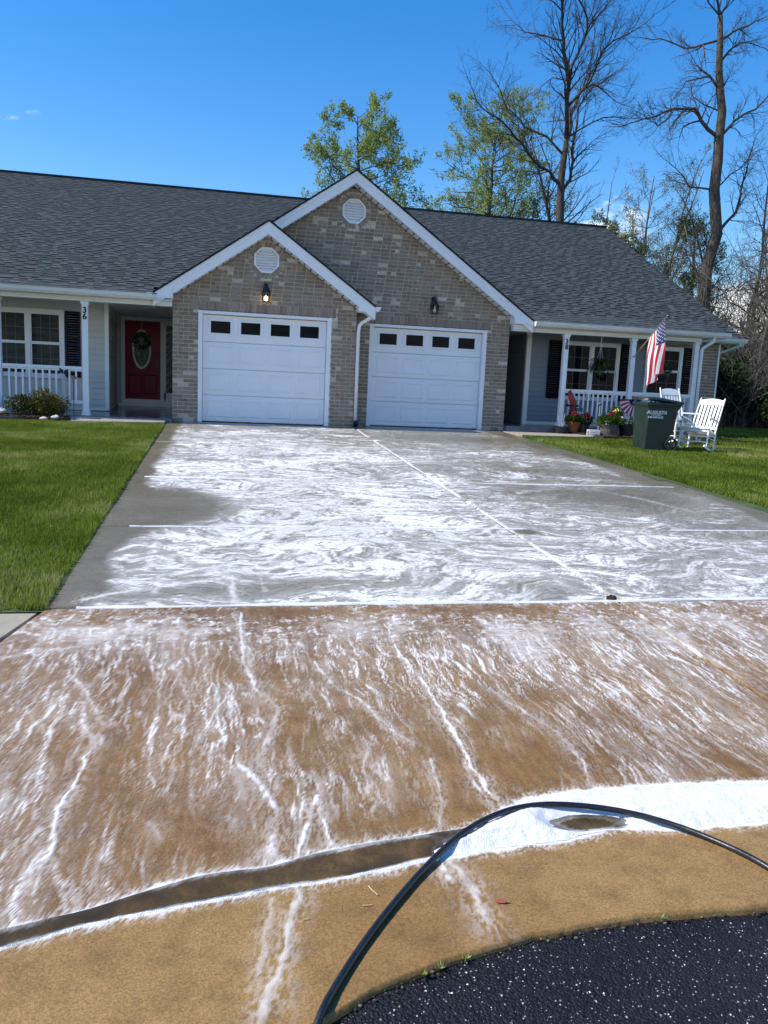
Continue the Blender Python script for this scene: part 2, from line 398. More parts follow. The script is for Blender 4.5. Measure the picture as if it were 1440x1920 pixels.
STROKES = [
([(-0.57,3.44),(-0.48,3.21),(-0.49,2.99),(-0.52,2.71),(-0.52,2.5),(-0.56,2.33),(-0.59,2.22)],.018,.9),
([(-0.68,3.9),(-0.58,3.71),(-0.47,3.38)],.012,.8),
([(0.15,4.8),(0.14,4.11),(0.19,3.7),(0.28,3.46),(0.21,3.12),(0.18,2.96)],.022,.75),
([(0.11,4.8),(0.18,3.96),(0.18,3.42)],.03,.45),
([(0.11,3.0),(0.17,2.84),(0.22,2.66),(0.21,2.53),(0.17,2.36)],.03,.8),
([(0.09,2.97),(0.09,2.74),(0.07,2.55)],.05,.35),
([(0.39,2.74),(0.31,2.52),(0.27,2.35)],.016,.95),
([(0.39,2.74),(0.38,2.54),(0.39,2.4)],.009,.9),
([(0.51,4.01),(0.6,3.67),(0.71,3.37),(0.82,3.09)],.014,.75),
([(1.01,4.56),(0.99,4.05),(1.03,3.64),(1.03,3.19),(1.03,2.95),(1.03,2.71),(1.04,2.58)],.016,.9),
([(1.04,3.04),(1.0,2.83),(1.0,2.58)],.014,.7),
([(0.86,2.97),(0.84,2.73),(0.78,2.46)],.014,.6),
([(1.35,3.61),(1.43,3.36),(1.5,3.14),(1.51,2.95),(1.46,2.7)],.014,.75),
([(0.56,3.0),(0.63,3.06),(0.58,2.91),(0.6,2.79),(0.55,2.72)],.02,.55),
([(1.95,3.77),(1.95,3.2),(2.0,2.72)],.012,.5),
([(1.96,3.43),(1.99,3.04),(2.08,2.67)],.01,.6),
([(0.07,3.71),(-0.01,3.44),(-0.08,3.15)],.012,.7),
([(-1.07,4.16),(-0.91,4.24),(-0.68,4.3)],.025,.85),
([(-0.93,3.98),(-0.87,4.29)],.014,.7),
([(-0.69,4.56),(-0.65,4.43)],.03,.85),
([(-0.58,4.47),(-0.32,4.67),(-0.24,4.74)],.02,.6),
([(2.85,4.96),(2.78,4.19),(2.8,3.43)],.03,.45),
([(2.38,4.92),(2.42,4.04),(2.44,2.95)],.05,.4),
([(-0.31,4.54),(-0.26,4.0),(-0.25,3.56)],.014,.5),
([(-0.79,3.56),(-0.69,3.3)],.012,.5),
([(0.39,4.09),(0.52,4.49),(0.62,4.68)],.014,.5),
([(1.7,2.98),(1.77,2.75),(1.83,2.62)],.012,.5),
([(2.15,3.3),(2.18,2.93),(2.25,2.7)],.012,.5),
([(0.56,2.58),(0.62,2.75)],.01,.4),
([(-0.17,4.36),(-0.17,3.92),(-0.13,3.61)],.012,.45),
([(-0.8,3.06),(-0.74,2.9),(-0.72,2.73)],.03,.4),
([(-0.22,2.64),(-0.17,2.52)],.02,.35),
([(0.245,2.264),(0.257,2.183),(0.217,2.09),(0.164,1.825),(0.13,1.68)],.02,.62),
([(0.166,2.195),(0.136,2.01),(0.116,1.814)],.014,.42),
([(0.775,2.307),(0.801,2.16),(0.77,1.964)],.026,.62),
([(0.749,2.31),(0.74,2.222),(0.747,2.181)],.018,.8),
]
UST = [
([(0.09,5.8),(0.11,5.35),(0.12,4.92)],.05,.7),([(1.53,6.02),(1.43,5.51),(1.26,5.02)],.05,.7),
([(1.32,5.07),(1.65,5.44),(1.85,5.53)],.05,.6),([(1.24,6.18),(2.02,6.54),(2.66,6.96)],.04,.5),
([(0.26,6.1),(0.32,5.73),(0.31,5.22)],.012,.7),([(1.15,9.54),(1.31,8.4),(1.62,7.61)],.03,.7),
([(2.29,6.95),(2.49,5.86),(2.54,5.09)],.09,.4),([(2.55,6.02),(2.88,5.27)],.05,.4),([(1.73,8.14),(1.98,6.94)],.03,.5),
([(-0.4,5.24),(-0.39,5.61),(0.05,5.88),(0.62,6.02)],.05,.6),([(-0.83,5.09),(-0.44,5.36)],.04,.7),
([(-0.61,5.68),(-0.31,6.18),(0.06,6.89)],.05,.5),([(4.5,9.92),(5.09,8.84),(5.33,8.07)],.03,.5),([(3.18,5.85),(3.81,5.69),(4.38,5.53)],.04,.4)]
BLOBS = [(-0.8,7.98,.8,.9,-1.2),(-0.41,8.13,.5,.7,-1),(-0.88,7.16,.35,.5,-.8),(-0.02,5.23,.9,.18,-.5),(0.27,5.47,.8,.2,-.4),(2.08,5.36,.6,.2,-.3),
(-0.79,5.49,.2,.5,-.2),(4.52,9.15,1.2,.9,-.3),(5.53,8.39,1.5,1.2,-.35),(4.59,11.07,1.3,.6,-.35),(6.2,10.11,1,.8,-.5),(5.26,7.03,.8,.8,-.15),
(5.88,13.05,1.3,.7,-.3),(4.97,14.75,1.5,.6,-.3),(3.05,10.85,.6,.4,-.25),(0.24,8.61,1.2,1,.3),(1.4,11.09,1.5,1,.25),(0.79,7.82,1.3,.7,.3),
(-0.28,5.61,.7,.5,.25),(0.79,13.34,1.2,.8,.25),(1.72,8.74,.8,.8,.15),(0.19,6.89,1,.3,.3),(-0.86,5.49,.25,.3,-.3),(2.88,7.03,.12,.12,-.9)]
ABLOBS = [(-0.16,4.53,.55,.3,.4),(-0.82,4.48,.5,.3,.4),(0.28,4.34,.4,.3,.2),(1.74,4.43,.6,.4,.3),(2.79,4.37,.8,.8,.4),(1.68,3.86,.5,.4,.2),
(0.73,4.48,.5,.3,.2),(-0.24,4.81,1.3,.12,-.4),(2.05,4.77,1.2,.1,-.4),(0.78,4.82,.6,.08,-.3),(-0.01,3.66,.5,.4,.05),(0.33,3.02,.4,.4,-.1),
(-0.33,3.05,.4,.4,-.1),(1,2.91,.3,.3,-.15),(1.35,2.92,.3,.25,-.2),(0.95,3.35,.25,.3,-.1),(2.14,2.75,.3,.2,-.3),(2.44,3.8,.12,.5,-.2),
(2.49,4.3,.1,.3,-.3),(0.36,2.51,.5,.12,-.25),(0.75,2.56,.4,.12,-.2),(-0.16,2.38,.4,.1,.05),(-0.56,2.81,.3,.4,-.15)]
def blobs(X, Y, B):
    c = 0
    for x, y, rx, ry, a in B: c = c+a*np.exp(-((X-x)/rx)**2-((Y-y)/ry)**2)
    return c
HOLE = [(1.205,2.463),(1.27,2.487),(1.336,2.488),(1.40,2.47),(1.443,2.447),(1.40,2.42),(1.299,2.406),(1.24,2.43)]
def inside(X, Y, poly):
    r = np.zeros(X.shape, bool); k = len(poly)
    for i in range(k):
        x0, y0 = poly[i]; x1, y1 = poly[(i+1) % k]
        r ^= ((y0 > Y) != (y1 > Y)) & (X < (x1-x0)*(Y-y0)/(y1-y0+1e-9)+x0)
    return r
def stroke_field(X, Y, S):
    wx = X+.045*(fbm(X*6, Y*4, 3, 3)-.5)+.026*(fbm(X*30, Y*17, 4, 3)-.5); wy = Y+.03*(fbm(X*6, Y*6, 8, 3)-.5)
    tex = fbm(X*95, Y*42, 21, 4, .6, .1); web = 1-np.abs(2*fbm(X*62+3*wx, Y*24, 22, 3, .6, .05)-1)
    f = np.zeros(X.shape, np.float32); core = f.copy()
    for p, w, a in S:
        xs = [q[0] for q in p]; ys = [q[1] for q in p]; m = w*4
        k = (X > min(xs)-m-.05) & (X < max(xs)+m+.05) & (Y > min(ys)-m-.05) & (Y < max(ys)+m+.05)
        if not k.any(): continue
        d, t = seg_dist(wx[k], wy[k], p)
        ww = w*.74*(.2+1.7*fbm(X[k]*8, Y[k]*8, 31, 3))
        e = np.clip(1-d/ww, -2, 1)
        gap = sst(.26, .5, fbm(t*7+p[0][0]*9, d*0+p[0][1], 33, 3))*sst(1.02, .85, t)
        v = sst(-.1, .9, e+1.7*(tex[k]-.5))*a*(.45+.55*gap)
        halo = np.exp(-(d/(ww*2.8+.006))**2)*.55*a*sst(.70, .95, web[k])
        f[k] = np.maximum(f[k], np.maximum(v, halo))
        core[k] = np.maximum(core[k], v*(a > .6))
    return f, core
def foam_upper(X, Y):
    bx = X < 2.75
    w1 = fbm(X*.9+3, Y*.9, 1, 3)-.5; w2 = fbm(X*.9, Y*.9+9, 2, 3)-.5
    v1 = fbm(X*3.1, Y*3.1, 5, 3)-.5; v2 = fbm(X*3.1, Y*3.1, 6, 3)-.5
    u1 = fbm(X*11, Y*11, 25, 3)-.5
    px = X+1.1*w1+.28*v1+.07*u1; py = Y+1.1*w2+.28*v2+.06*u1
    a = fbm(px*1.4+.5*py, py*3.0, 7, 5, .55)
    b = fbm(px*4.5+py, py*11., 9, 5, .62)
    c = fbm(px*13+2*py, py*30., 19, 4, .65)
    cov = np.where(bx, .595, .545)+.50*blobs(X, Y, BLOBS)-.14*sst(11.0, 15.5, Y)
    cov = cov-.6*sst(.26, -.02, X-xleft(Y)-.26*(fbm(Y*1.6, X*2, 77, 4)-.2))-.45*sst(.42, .06, xright(Y)-X-.45*(fbm(Y*.8, X, 78, 3)-.3))
    n = .52*a+.30*b+.18*c
    t = .97-cov*.90
    m = sst(t-.11, t+.15, n)
    r1 = 1-np.abs(2*fbm(px*2.6, py*5.5, 12, 5, .6)-1)
    r2 = 1-np.abs(2*fbm(px*6+py, py*15, 13, 4, .6)-1)
    ln = sst(.84, .98, r1)*.55+sst(.88, .99, r2)*.40
    vein = sst(.90, .985, 1-np.abs(2*fbm(px*3.3, py*6.8, 14, 5, .62)-1))*.8+sst(.90, .99, 1-np.abs(2*fbm(px*9, py*21, 15, 4, .6)-1))*.5
    body = m*(.30+.50*b+.42*c)
    f = np.clip(body+ln*sst(.22, .6, cov)*(.5+c), 0, 1)*(1-.85*np.clip(vein, 0, 1)*sst(.1, .7, m))
    f = np.maximum(f, .10*sst(.3, .6, cov+a-.5))
    s, core = stroke_field(X, Y, UST)
    thin = .74+.26*sst(.45, .68, fbm(px*1.1, py*1.7, 26, 4)+.5*(b-.5))
    f = 1.04*f*thin*(.80+.20*sst(.3, .7, f+.5*(c-.5)))
    f = np.maximum(f, (.17+.26*a)*sst(.25, .6, cov+.35*(c-.5))*(1-.8*np.clip(vein, 0, 1)))
    for yj, w, g in ((4.95, .03, 1.), (7.15, .028, .8), (9.75, .05, .9), (13.1, .04, .7)):
        q = np.exp(-((Y-yj-.02*(fbm(X*5, Y*0, 27, 3)-.5))/(w*(.4+1.2*fbm(X*3, Y*0, 28, 3))))**2)*sst(.32, .55, fbm(X*1.1, Y*0+yj, 29, 3)+.35*(cov-.5))
        f = np.maximum(f, q*g*(.45+.6*c))
    q = np.exp(-((X-2.75-.02*(fbm(Y*4, X*0, 37, 3)-.5))/(.03*(.4+1.2*fbm(Y*3, X*0, 38, 3))))**2)*sst(.3, .5, fbm(Y*1.3, X*0, 39, 3))
    f = np.maximum(f, q*.85*(.45+.6*c))
    f = np.maximum(f, s*.9)
    return np.clip(f, 0, .95), m*b*.5+core*.6
def foam_apron(X, Y):
    w1 = fbm(X*1.9, Y*1.3, 41, 3)-.5; w2 = fbm(X*7, Y*5, 42, 3)-.5; w3 = fbm(X*24, Y*13, 43, 3)-.5
    up = sst(3.9, 4.7, Y)
    px = X+.13*w1+.05*w2+.018*w3+.10*np.clip(.3-X, -.4, 1.2)*(4.95-Y)*.13; py = Y+.14*w2+.03*w3
    cov = .41+.10*up+.7*blobs(X, Y, ABLOBS)+.85*(fbm(px*2.8, py*1.2, 45, 5, .6)-.5)
    below = sst(.0, -.06, Y-np.interp(X, GX, GY)+.02)
    cov = cov*(1-below)-1.0*below
    rid = lambda fx, fy, sd, o=4: 1-np.abs(2*fbm(px*fx, py*fy, sd, o, .55, 0. if fx > fy else .31)-1)
    lo1, lo2, lo3, lo4 = rid(30, 2.3, 46), rid(64, 5.5, 47), rid(12, 1.1, 51), rid(110, 13, 55, 3)         # long rills running downhill
    hi1, hi2 = rid(9, 13, 52, 5), rid(20, 34, 53)                                 # swirls where the suds came off the drive
    line = lambda r, a, b: sst(a, b, r)
    net = (line(lo1, .905, .99)*.66+line(lo2, .90, .99)*.54+line(lo3, .94, .995)*.55+line(lo4, .84, .98)*.26)*(1-up)+(line(hi1, .86, .985)*.6+line(hi2, .87, .985)*.42)*up
    brk = sst(.36, .60, fbm(px*40, py*8, 54, 3, .5, 0.))                                # lines break into short waves
    amp = sst(.08, .66, cov)
    film = amp*(.03+.13*sst(.35, .7, fbm(px*9, py*2.2, 49, 4, .5, 0.)))
    f = np.clip(net*amp*(.34+.82*brk)+film, 0, .85)
    sh = cov+.28*(lo1-.5)*(1-up)+.30*(hi1-.55)*up+.14*(hi2-.5)
    sheet = sst(.74, 1.0, sh)*(.26+.6*fbm(px*(14-6*up), py*(6+14*up), 50, 4))
    f = np.maximum(f, sheet*(1-.55*line(hi1, .9, .99)))
    s, core = stroke_field(X, Y, STROKES)
    f = np.maximum(f*(1-below*.95), s)
    # lacy froth along the banks and round the pool
    wob = .05*(fbm(X*19, Y*19, 56, 4)-.5); web = 1-np.abs(2*fbm(X*75, Y*48, 57, 3, .6)-1)
    up_, lo_ = np.interp(X, *zip(*POOL_UP)), np.interp(X, *zip(*POOL_LO))
    dp = np.where(X > .74, np.maximum(Y-up_, (lo_-Y)*1.1), 1)+wob
    ch = np.maximum(Y-np.interp(X, *zip(*G_UP)), np.interp(X, *zip(*G_LO))-Y)                # negative inside the running water
    dg = np.where((X < .95) & (ch > -.012), np.abs(ch)-.005, 1)+wob*.7
    f = f*np.where((X < .85) & (ch < -.004), .06, 1.)
    dd = np.minimum(dp, dg)
    hd, _ = seg_dist(X, Y, HOLE+HOLE[:1]); ins = inside(X, Y, HOLE)
    dd = np.where(ins & (hd > .006), 1., dd); f = np.where(ins & (hd > .006), .03, f)
    f = np.maximum(f, .92*sst(.014, -.004, dd)); f = np.maximum(f, .75*sst(.055, .0, dd)*sst(.74, .96, web))
    f = np.where(f < .55, f*.78, f*1.2-.231)
    return np.clip(f, 0, .95), .35*np.clip(net, 0, 1)*np.clip(cov, 0, 1)+core

def concrete(name, a, b, stain, stainamt, wet, spec=.35, wetc=None):
    """broom-finished concrete under water and suds; the vertex attribute 'foam' says where suds lie"""
    t = NT(name); v = t.pos(obj=False)
    big = t.noise(v, 1.1, 5, .6, .4); mid = t.noise(v, 9, 5, .6); fine = t.noise(v, 140, 3, .7)
    grit = t.voro(v, 210)
    c = t.mix(t.mr(big, .35, .65), a, b)
    c = t.mix(t.mr(mid, .45, .75, 0, stainamt), c, stain)
    c = t.mix(1.0, c, t.mix(t.mr(fine, .25, .75), (.52,)*3, (1.45,)*3), 'MULTIPLY')
    spk = t.mr(t.voro(v, 95, out=0), .0, .16, 1., 0.)
    c = t.mix(t.math('MULTIPLY', spk, t.mr(t.noise(v, 33, 2), .55, .62)), c, (.42, .34, .24))
    c = t.mix(t.math('MULTIPLY', t.mr(t.voro(v, 61), 0., .14, 1., 0.), t.mr(t.noise(v, 21, 2), .56, .63)), c, (.04, .03, .018))
    if wetc: c = t.mix(t.attr('wet'), c, t.mix(1.0, c, wetc, 'MULTIPLY'))
    f = t.attr('foam')
    br = t.math('MULTIPLY', t.math('SUBTRACT', t.noise(v, 75, 4, .7), .5), t.math('MULTIPLY', f, t.math('SUBTRACT', 1.02, f)))
    f2 = t.n('ShaderNodeMath'); f2.operation = 'ADD'; f2.use_clamp = True
    t.set(f2, 0, f); t.set(f2, 1, t.math('MULTIPLY', br, 1.0)); f2 = f2.outputs[0]
    foamc = t.mix(t.noise(v, 40, 4, .7), (.70, .69, .66), (.84, .835, .82))
    t.P(Base_Color=t.mix(f2, c, foamc), Roughness=t.mix(f2, t.mix(t.mr(mid, .3, .7), (wet-.06,)*3, (wet+.12,)*3), (.7,)*3),
        Specular_IOR_Level=spec)
    h = t.math('ADD', t.math('MULTIPLY', fine, .25), t.math('ADD', t.math('MULTIPLY', grit, .25), t.math('MULTIPLY', f2, .9)))
    t.bump(h, .32, .006); return t.m
M['concrete_drive'] = concrete('wet_grey_concrete', (.135, .114, .074), (.185, .160, .112), (.10, .084, .054), .55, .24, .24)
M['concrete_apron'] = concrete('wet_brown_concrete', (.215, .122, .042), (.30, .182, .068), (.105, .062, .024), .6, .42, .22, (.66, .57, .48))
M['concrete_walk'] = concrete('pale_wet_walk', (.36, .34, .30), (.48, .46, .42), (.2, .18, .15), .5, .2)

def slab(Y0, Y1, side, d, mat, fn, parent):
    """one cast panel of the drive with its edges rolled down into the joints"""
    apron = fn is foam_apron; g = .011 if apron else .008
    W = 3.75; nu = max(8, int(W/d)); nv = (335 if side == 0 else 260) if Y0 is None else max(8, int((Y1-Y0)/d))
    u = np.linspace(0, 1, nu+1); v = np.linspace(0, 1, nv+1)**(1.55 if Y0 is None else 1); U, V = np.meshgrid(u, v)
    if Y0 is None:
        Xa = -1.6+4.34*U if side == 0 else 2.76+4.1*U**1.5
        lo = np.interp(Xa, AX, AY)+.012*(fbm(Xa*9, Xa*0, 60, 4)-.5)
        Y = lo+(Y1-g-lo)*V
    else: Y = Y0+g+(Y1-Y0-2*g)*V
    if side == 0: X = xleft(Y)+(2.75-g-xleft(Y))*U
    else: X = 2.75+g+(xright(Y)-2.75-g)*(U**1.5 if Y0 is None else U)
    if Y0 is None:
        lo = np.interp(X, AX, AY)+.012*(fbm(X*9, X*0, 60, 4)-.5); Y = lo+(Y1-g-lo)*V
    f, th = fn(X, Y)
    Z = ground(X, Y)+.004*np.clip(th, 0, 1)*np.clip(f, 0, 1)+.003*(fbm(X*3, Y*3, 90, 3)-.5)
    ex = np.minimum(np.minimum(U, 1-U)*W, np.minimum(V, 1-V)*(Y.max(0)-Y.min(0)))
    Z = Z-.012*np.clip(1-ex/.012, 0, 1)**2
    n = nv+1; m = nu+1
    verts = np.stack([X, Y, Z], -1).reshape(-1, 3)
    idx = np.arange(n*m).reshape(n, m)
    faces = np.stack([idx[:-1, :-1], idx[:-1, 1:], idx[1:, 1:], idx[1:, :-1]], -1).reshape(-1, 4)
    # skirt so that a panel has thickness
    ring = np.concatenate([idx[0, :], idx[1:, -1], idx[-1, -2::-1], idx[-2:0:-1, 0]])
    low = verts[ring].copy(); low[:, 2] -= .09; b = len(verts); k = len(ring)
    r2 = np.arange(k)+b; q = np.stack([ring, r2, np.roll(r2, -1), np.roll(ring, -1)], -1)
    verts = np.concatenate([verts, low]); faces = np.concatenate([faces, q])
    f = np.concatenate([f.ravel(), np.zeros(k)])
    wet = sst(-.02, .05, Y-np.interp(X, GX, GY)+.05*(fbm(X*6, Y*6, 95, 4)-.5))*(.72+.9*(fbm(X*1.7, Y*1.1, 96, 4)-.5)+.9*(fbm(X*44, Y*7, 97, 3, .6, 0.)-.5))
    wet = np.concatenate([np.clip(wet, 0, 1).ravel(), np.zeros(k)])
    return link('concrete_slab', np_mesh('concrete_slab', verts, faces, mat, {'foam': f, 'wet': wet}, smooth=True), parent)

YC = [4.95, 7.15, 9.75, 13.1]
def build_ground():
    # terrain sheet, far larger than the view
    ys = [-150, -6, .5, 1.2, 4.9, 16.4, 26, 60, 400]; zs = [-.86, -.84, -.83, -.83, -.70, -.12, -.10, .4, 3.0]
    mb = MB()
    xs = [-200, -60, -20, -8, 0, 8, 20, 60, 200]
    b = [[(x, y, z) for x in xs] for y, z in zip(ys, zs)]
    for row in b: mb.v.extend(row)
    w = len(xs)
    for i in range(len(ys)-1):
        for j in range(w-1): mb.face((i*w+j, i*w+j+1, (i+1)*w+j+1, (i+1)*w+j))
    mb.build('terrain', 'lawn_soil', smooth=True, kind='structure')
    drive = empty('driveway', (0, 0, 0), kind='structure')
    mb = MB()
    for (a, c) in ((4.9, 16.38),):
        mb.add([(-1.0, a, gz(0, a)-.05), (6.6, a, gz(0, a)-.05), (6.1, c, gz(0, c)-.05), (-1., c, gz(0, c)-.05)], [(0, 1, 2, 3)])
    mb.add([(-1.5, 2.0, -.775), (7, 2.0, -.775), (6.7, 5, gz(0, 4.9)-.052), (-1.02, 5, gz(0, 4.9)-.052)], [(0, 1, 2, 3)])
    mb.build('joint_bed', 'joint', drive)
    for side in (0, 1):
        slab(None, 4.95, side, .0055 if side == 0 else .014, 'concrete_apron', foam_apron, drive)
        ends = YC+[16.45 if side == 0 else 17.15]
        for k in range(4):
            slab(ends[k], ends[k+1], side, [.0152, .0195, .0245, .031][k], 'concrete_drive', foam_upper, drive)
    # asphalt
    t = NT('fresh_asphalt'); v = t.pos(obj=False)
    n = t.noise(v, 90, 4, .7); vo = t.voro(v, 120); cell = t.voro(v, 120, out=1)
    sp = t.n('ShaderNodeSeparateColor'); t.l(cell, sp.inputs[0])
    big = t.noise(v, 2.5, 4)
    base = t.mix(t.mr(sp.outputs[0], .1, .95), (.003, .0034, .006), (.010, .011, .018))
    chip = t.math('MULTIPLY', t.mr(sp.outputs[1], .925, .935), t.mr(vo, .34, .28))
    c = t.mix(chip, base, (.33, .33, .34))
    c = t.mix(t.mr(big, .4, .8, 0, .25), c, (.03, .03, .034))
    t.P(Base_Color=c, Roughness=t.mr(n, .3, .7, .5, .8), Specular_IOR_Level=.25)
    t.bump(t.math('ADD', t.math('MULTIPLY', vo, -1.), t.math('MULTIPLY', n, .5)), .8, .008); M['asphalt'] = t.m
    xs = np.concatenate([np.linspace(-30, -4, 8), np.linspace(-3.5, 3.5, 141), np.linspace(4, 30, 8)])
    edge = np.where(np.abs(xs) < 3.6, np.interp(xs, AX, AY), np.interp(xs, [-30, -4, 0, 3.6, 8, 30], [-20, -.6, 1.5, 1.79, 1.5, -12]))+.02
    vv = np.linspace(0, 1, 90)**2.2
    X = np.repeat(xs[None, :], 90, 0); Y = edge[None, :]-vv[:, None]*(edge[None, :]+26)
    lo = gz(0, 1.6)
    Z = lo-.022-.006*vv[:, None]*10+.004*(fbm(X*7, Y*7, 5, 3)-.5)
    idx = np.arange(X.size).reshape(X.shape)
    F = np.stack([idx[:-1, :-1], idx[1:, :-1], idx[1:, 1:], idx[:-1, 1:]], -1).reshape(-1, 4)
    road = link('road', np_mesh('road', np.stack([X, Y, Z], -1).reshape(-1, 3), F, 'asphalt', smooth=True), kind='structure')
    # loose pale chips standing proud of the tar
    k = 9000; px = rng.uniform(-.1, 2.6, k); py = rng.uniform(-.2, 2., k)
    keep = py < np.interp(px, AX, AY)-.015; px, py = px[keep], py[keep]; k = len(px)
    sz = .0011+.0034*rng.random(k)**3; ang = rng.uniform(0, 6.28, k)
    tz = lo-.0235
    tet = np.array([(1, 0, 0), (-.5, .8, 0), (-.6, -.7, 0), (.1, .1, .8)]); V = []
    ca, sa = np.cos(ang), np.sin(ang)
    V = np.stack([px[:, None]+sz[:, None]*(ca[:, None]*tet[:, 0]-sa[:, None]*tet[:, 1]), py[:, None]+sz[:, None]*(sa[:, None]*tet[:, 0]+ca[:, None]*tet[:, 1]), tz+.002+sz[:, None]*tet[:, 2]+0*ca[:, None]], -1).reshape(-1, 3)
    F = (np.arange(k)*4)[:, None, None]+np.array([(0, 1, 3), (1, 2, 3), (2, 0, 3)])[None]
    link('stone_chips', np_mesh('stone_chips', V, F.reshape(-1, 3), 'chip', fattrs={'rnd': np.repeat(rng.random(k), 3)}), road, kind='stuff')
    # crumbled dirt line where tar meets concrete
    mb = MB()
    for i in range(380):
        x = random.uniform(.0, 2.6); y = float(np.interp(x, AX, AY))+random.gauss(-.004, .009); s = .0012+.0042*random.random()**2.5
        mb.cur = random.random(); mb.ball((x, y, lo-.016), s, 5, 3, random.uniform(.7, 1.6), 1, .8)
    mb.build('edge_crumbs', 'crumb', road, kind='stuff')
M['lawn_soil'] = plain('lawn_soil', (.045, .07, .018), .95, .35, 3, bump=.4)
M['joint'] = plain('joint_dirt', (.022, .016, .010), .9, .3, 20)
M['crumb'] = rnd_mat('edge_crumb', [(0, (.02, .018, .016)), (.6, (.06, .05, .038)), (1, (.25, .2, .14))], .95)
M['chip'] = rnd_mat('pale_chip', [(0, (.12, .12, .12)), (.6, (.35, .35, .35)), (1, (.75, .74, .72))], .6)
build_ground()

# ---- suds that lie thick: gutter banks, the pool under the hose, ridges along the joints
def foam_material():
    t = NT('soap_suds'); v = t.pos(obj=False)
    n = t.noise(v, 60, 5, .7); b = t.voro(v, 230)
    t.P(Base_Color=t.mix(n, (.60, .605, .615), (.74, .745, .75)), Roughness=.65, Specular_IOR_Level=.3)
    t.bump(t.math('ADD', n, t.math('MULTIPLY', b, .6)), .55, .006); return t.m
M['suds'] = foam_material()
def build_suds():
    d = .0055
    X, Y = np.meshgrid(np.arange(-1.5, 4.3, d*1.1), np.arange(1.88, 2.74, d))
    wob = .022*(fbm(X*16, Y*16, 61, 4, .6)-.5)
    up = np.interp(X, *zip(*POOL_UP)); lo = np.interp(X, *zip(*POOL_LO))
    sd = np.minimum(up-Y, Y-lo)+wob*1.4
    hx = np.array(HOLE); hd, _ = seg_dist(X, Y, HOLE+HOLE[:1])
    cx, cy = hx.mean(0); ins = np.zeros(X.shape, bool); k = len(HOLE)
    for i in range(k):
        x0, y0 = HOLE[i]; x1, y1 = HOLE[(i+1) % k]
        c = ((y0 > Y) != (y1 > Y)) & (X < (x1-x0)*(Y-y0)/(y1-y0+1e-9)+x0); ins ^= c
    sd = np.minimum(sd, np.where(ins, -hd, hd)+wob*.4)
    sd = np.where(X < .72, -1, sd)
    lump = .55+.9*fbm(X*7, Y*9, 62, 4)
    h = (.030*sst(-.002, .10, sd)*(.75+.45*fbm(X*6, Y*8, 62, 3))+.006*(fbm(X*34, Y*34, 66, 4, .65)-.45)*sst(0, .03, sd))-.004*(sd < 0)
    tex = fbm(X*60, Y*45, 63, 3)
    for pts, w, hh in ((G_UP, .006, .004), (G_LO, .011, .0065)):
        dd, t = seg_dist(X, Y+wob*.8, pts)
        ww = w*(.35+1.5*fbm(X*11, X*0, 64, 3))
        fade = sst(-1.45, -1.2, X)
        e = np.clip(1-dd/ww, -1, 1)+.8*(tex-.5)
        h = np.maximum(h, np.where(X < 1.0, hh*sst(-.1, .8, e)*fade-.002, -1))
    h = h-.0015+.0018*(tex-.4)*(h > .002)
    Z = ground(X, Y)+np.maximum(h, -.003)+.0015
    keep = h > 0
    idx = np.arange(X.size).reshape(X.shape)
    F = np.stack([idx[:-1, :-1], idx[:-1, 1:], idx[1:, 1:], idx[1:, :-1]], -1).reshape(-1, 4)
    kf = keep.ravel()[F].any(1); F = F[kf]
    used, inv = np.unique(F, return_inverse=True)
    V = np.stack([X, Y, Z], -1).reshape(-1, 3)[used]
    link('soap_suds', np_mesh('soap_suds', V, inv.reshape(-1, 4), 'suds', smooth=True), kind='stuff',
         label='thick white soap suds pooled along the gutter')
    # ridges on the joints
    mb = MB()
    def ridge(f, a, b, w, hgt, seed, gaps):
        n = int(abs(b-a)/.03); prev = None; th = np.linspace(a, b, n)
        nw = fbm(th*3.2, th*0, seed, 4); nz = fbm(th*14, th*0, seed+5, 3); nf = fbm(th*.8, th*0, seed+9, 3)
        for i, t in enumerate(th):
            (x, y), (nx, ny) = f(t)
            ww = w*(.25+1.5*nw[i])*(.6+.8*nz[i]); hh = hgt*(.5+nz[i])
            if nf[i] < gaps: prev = None; continue
            fd = min(1., (nf[i]-gaps)/.10); ww *= .25+.75*fd; hh *= .3+.7*fd
            row = []
            for q, z in ((-1, -.002), (-.55, .7), (.1, 1.), (.6, .65), (1, -.002)):
                px, py = x+nx*ww*q, y+ny*ww*q
                row.append((px, py, gz(px, py)+(z*hh if z > 0 else -.004)))
            b0 = len(mb.v); mb.v.extend(row)
            if prev is not None:
                for j in range(4): mb.face((prev+j, prev+j+1, b0+j+1, b0+j))
            prev = b0
    ridge(lambda t: ((t, 4.95+.012*math.sin(t*2.1)), (0, 1)), -.83, 6.4, .018, .009, 3, .24)
    ridge(lambda t: ((t, 7.15+.01*math.sin(t*3)), (0, 1)), -.75, 2.9, .010, .006, 13, .46)
    ridge(lambda t: ((t, 7.15), (0, 1)), 2.9, 6.3, .008, .005, 14, .62)
    ridge(lambda t: ((t, 9.75), (0, 1)), -.85, 3.2, .018, .007, 15, .42)
    ridge(lambda t: ((t, 9.75), (0, 1)), 3.2, 6.1, .009, .005, 16, .6)
    ridge(lambda t: ((t, 13.1), (0, 1)), -.6, 6.0, .012, .005, 17, .54)
    ridge(lambda t: ((2.75+.006*math.sin(t*5), t), (1, 0)), 5.0, 15.2, .006, .005, 18, .54)
    mb.build('suds_ridge', 'suds', smooth=True, kind='stuff', label='white lines of soap suds along the slab joints')
    # brown water running between the banks
    t = NT('gutter_water'); v = t.pos(obj=False); n = t.noise(v, 12, 3)
    t.P(Base_Color=t.mix(n, (.028, .021, .010), (.062, .046, .022)), Roughness=.10, Specular_IOR_Level=.18)
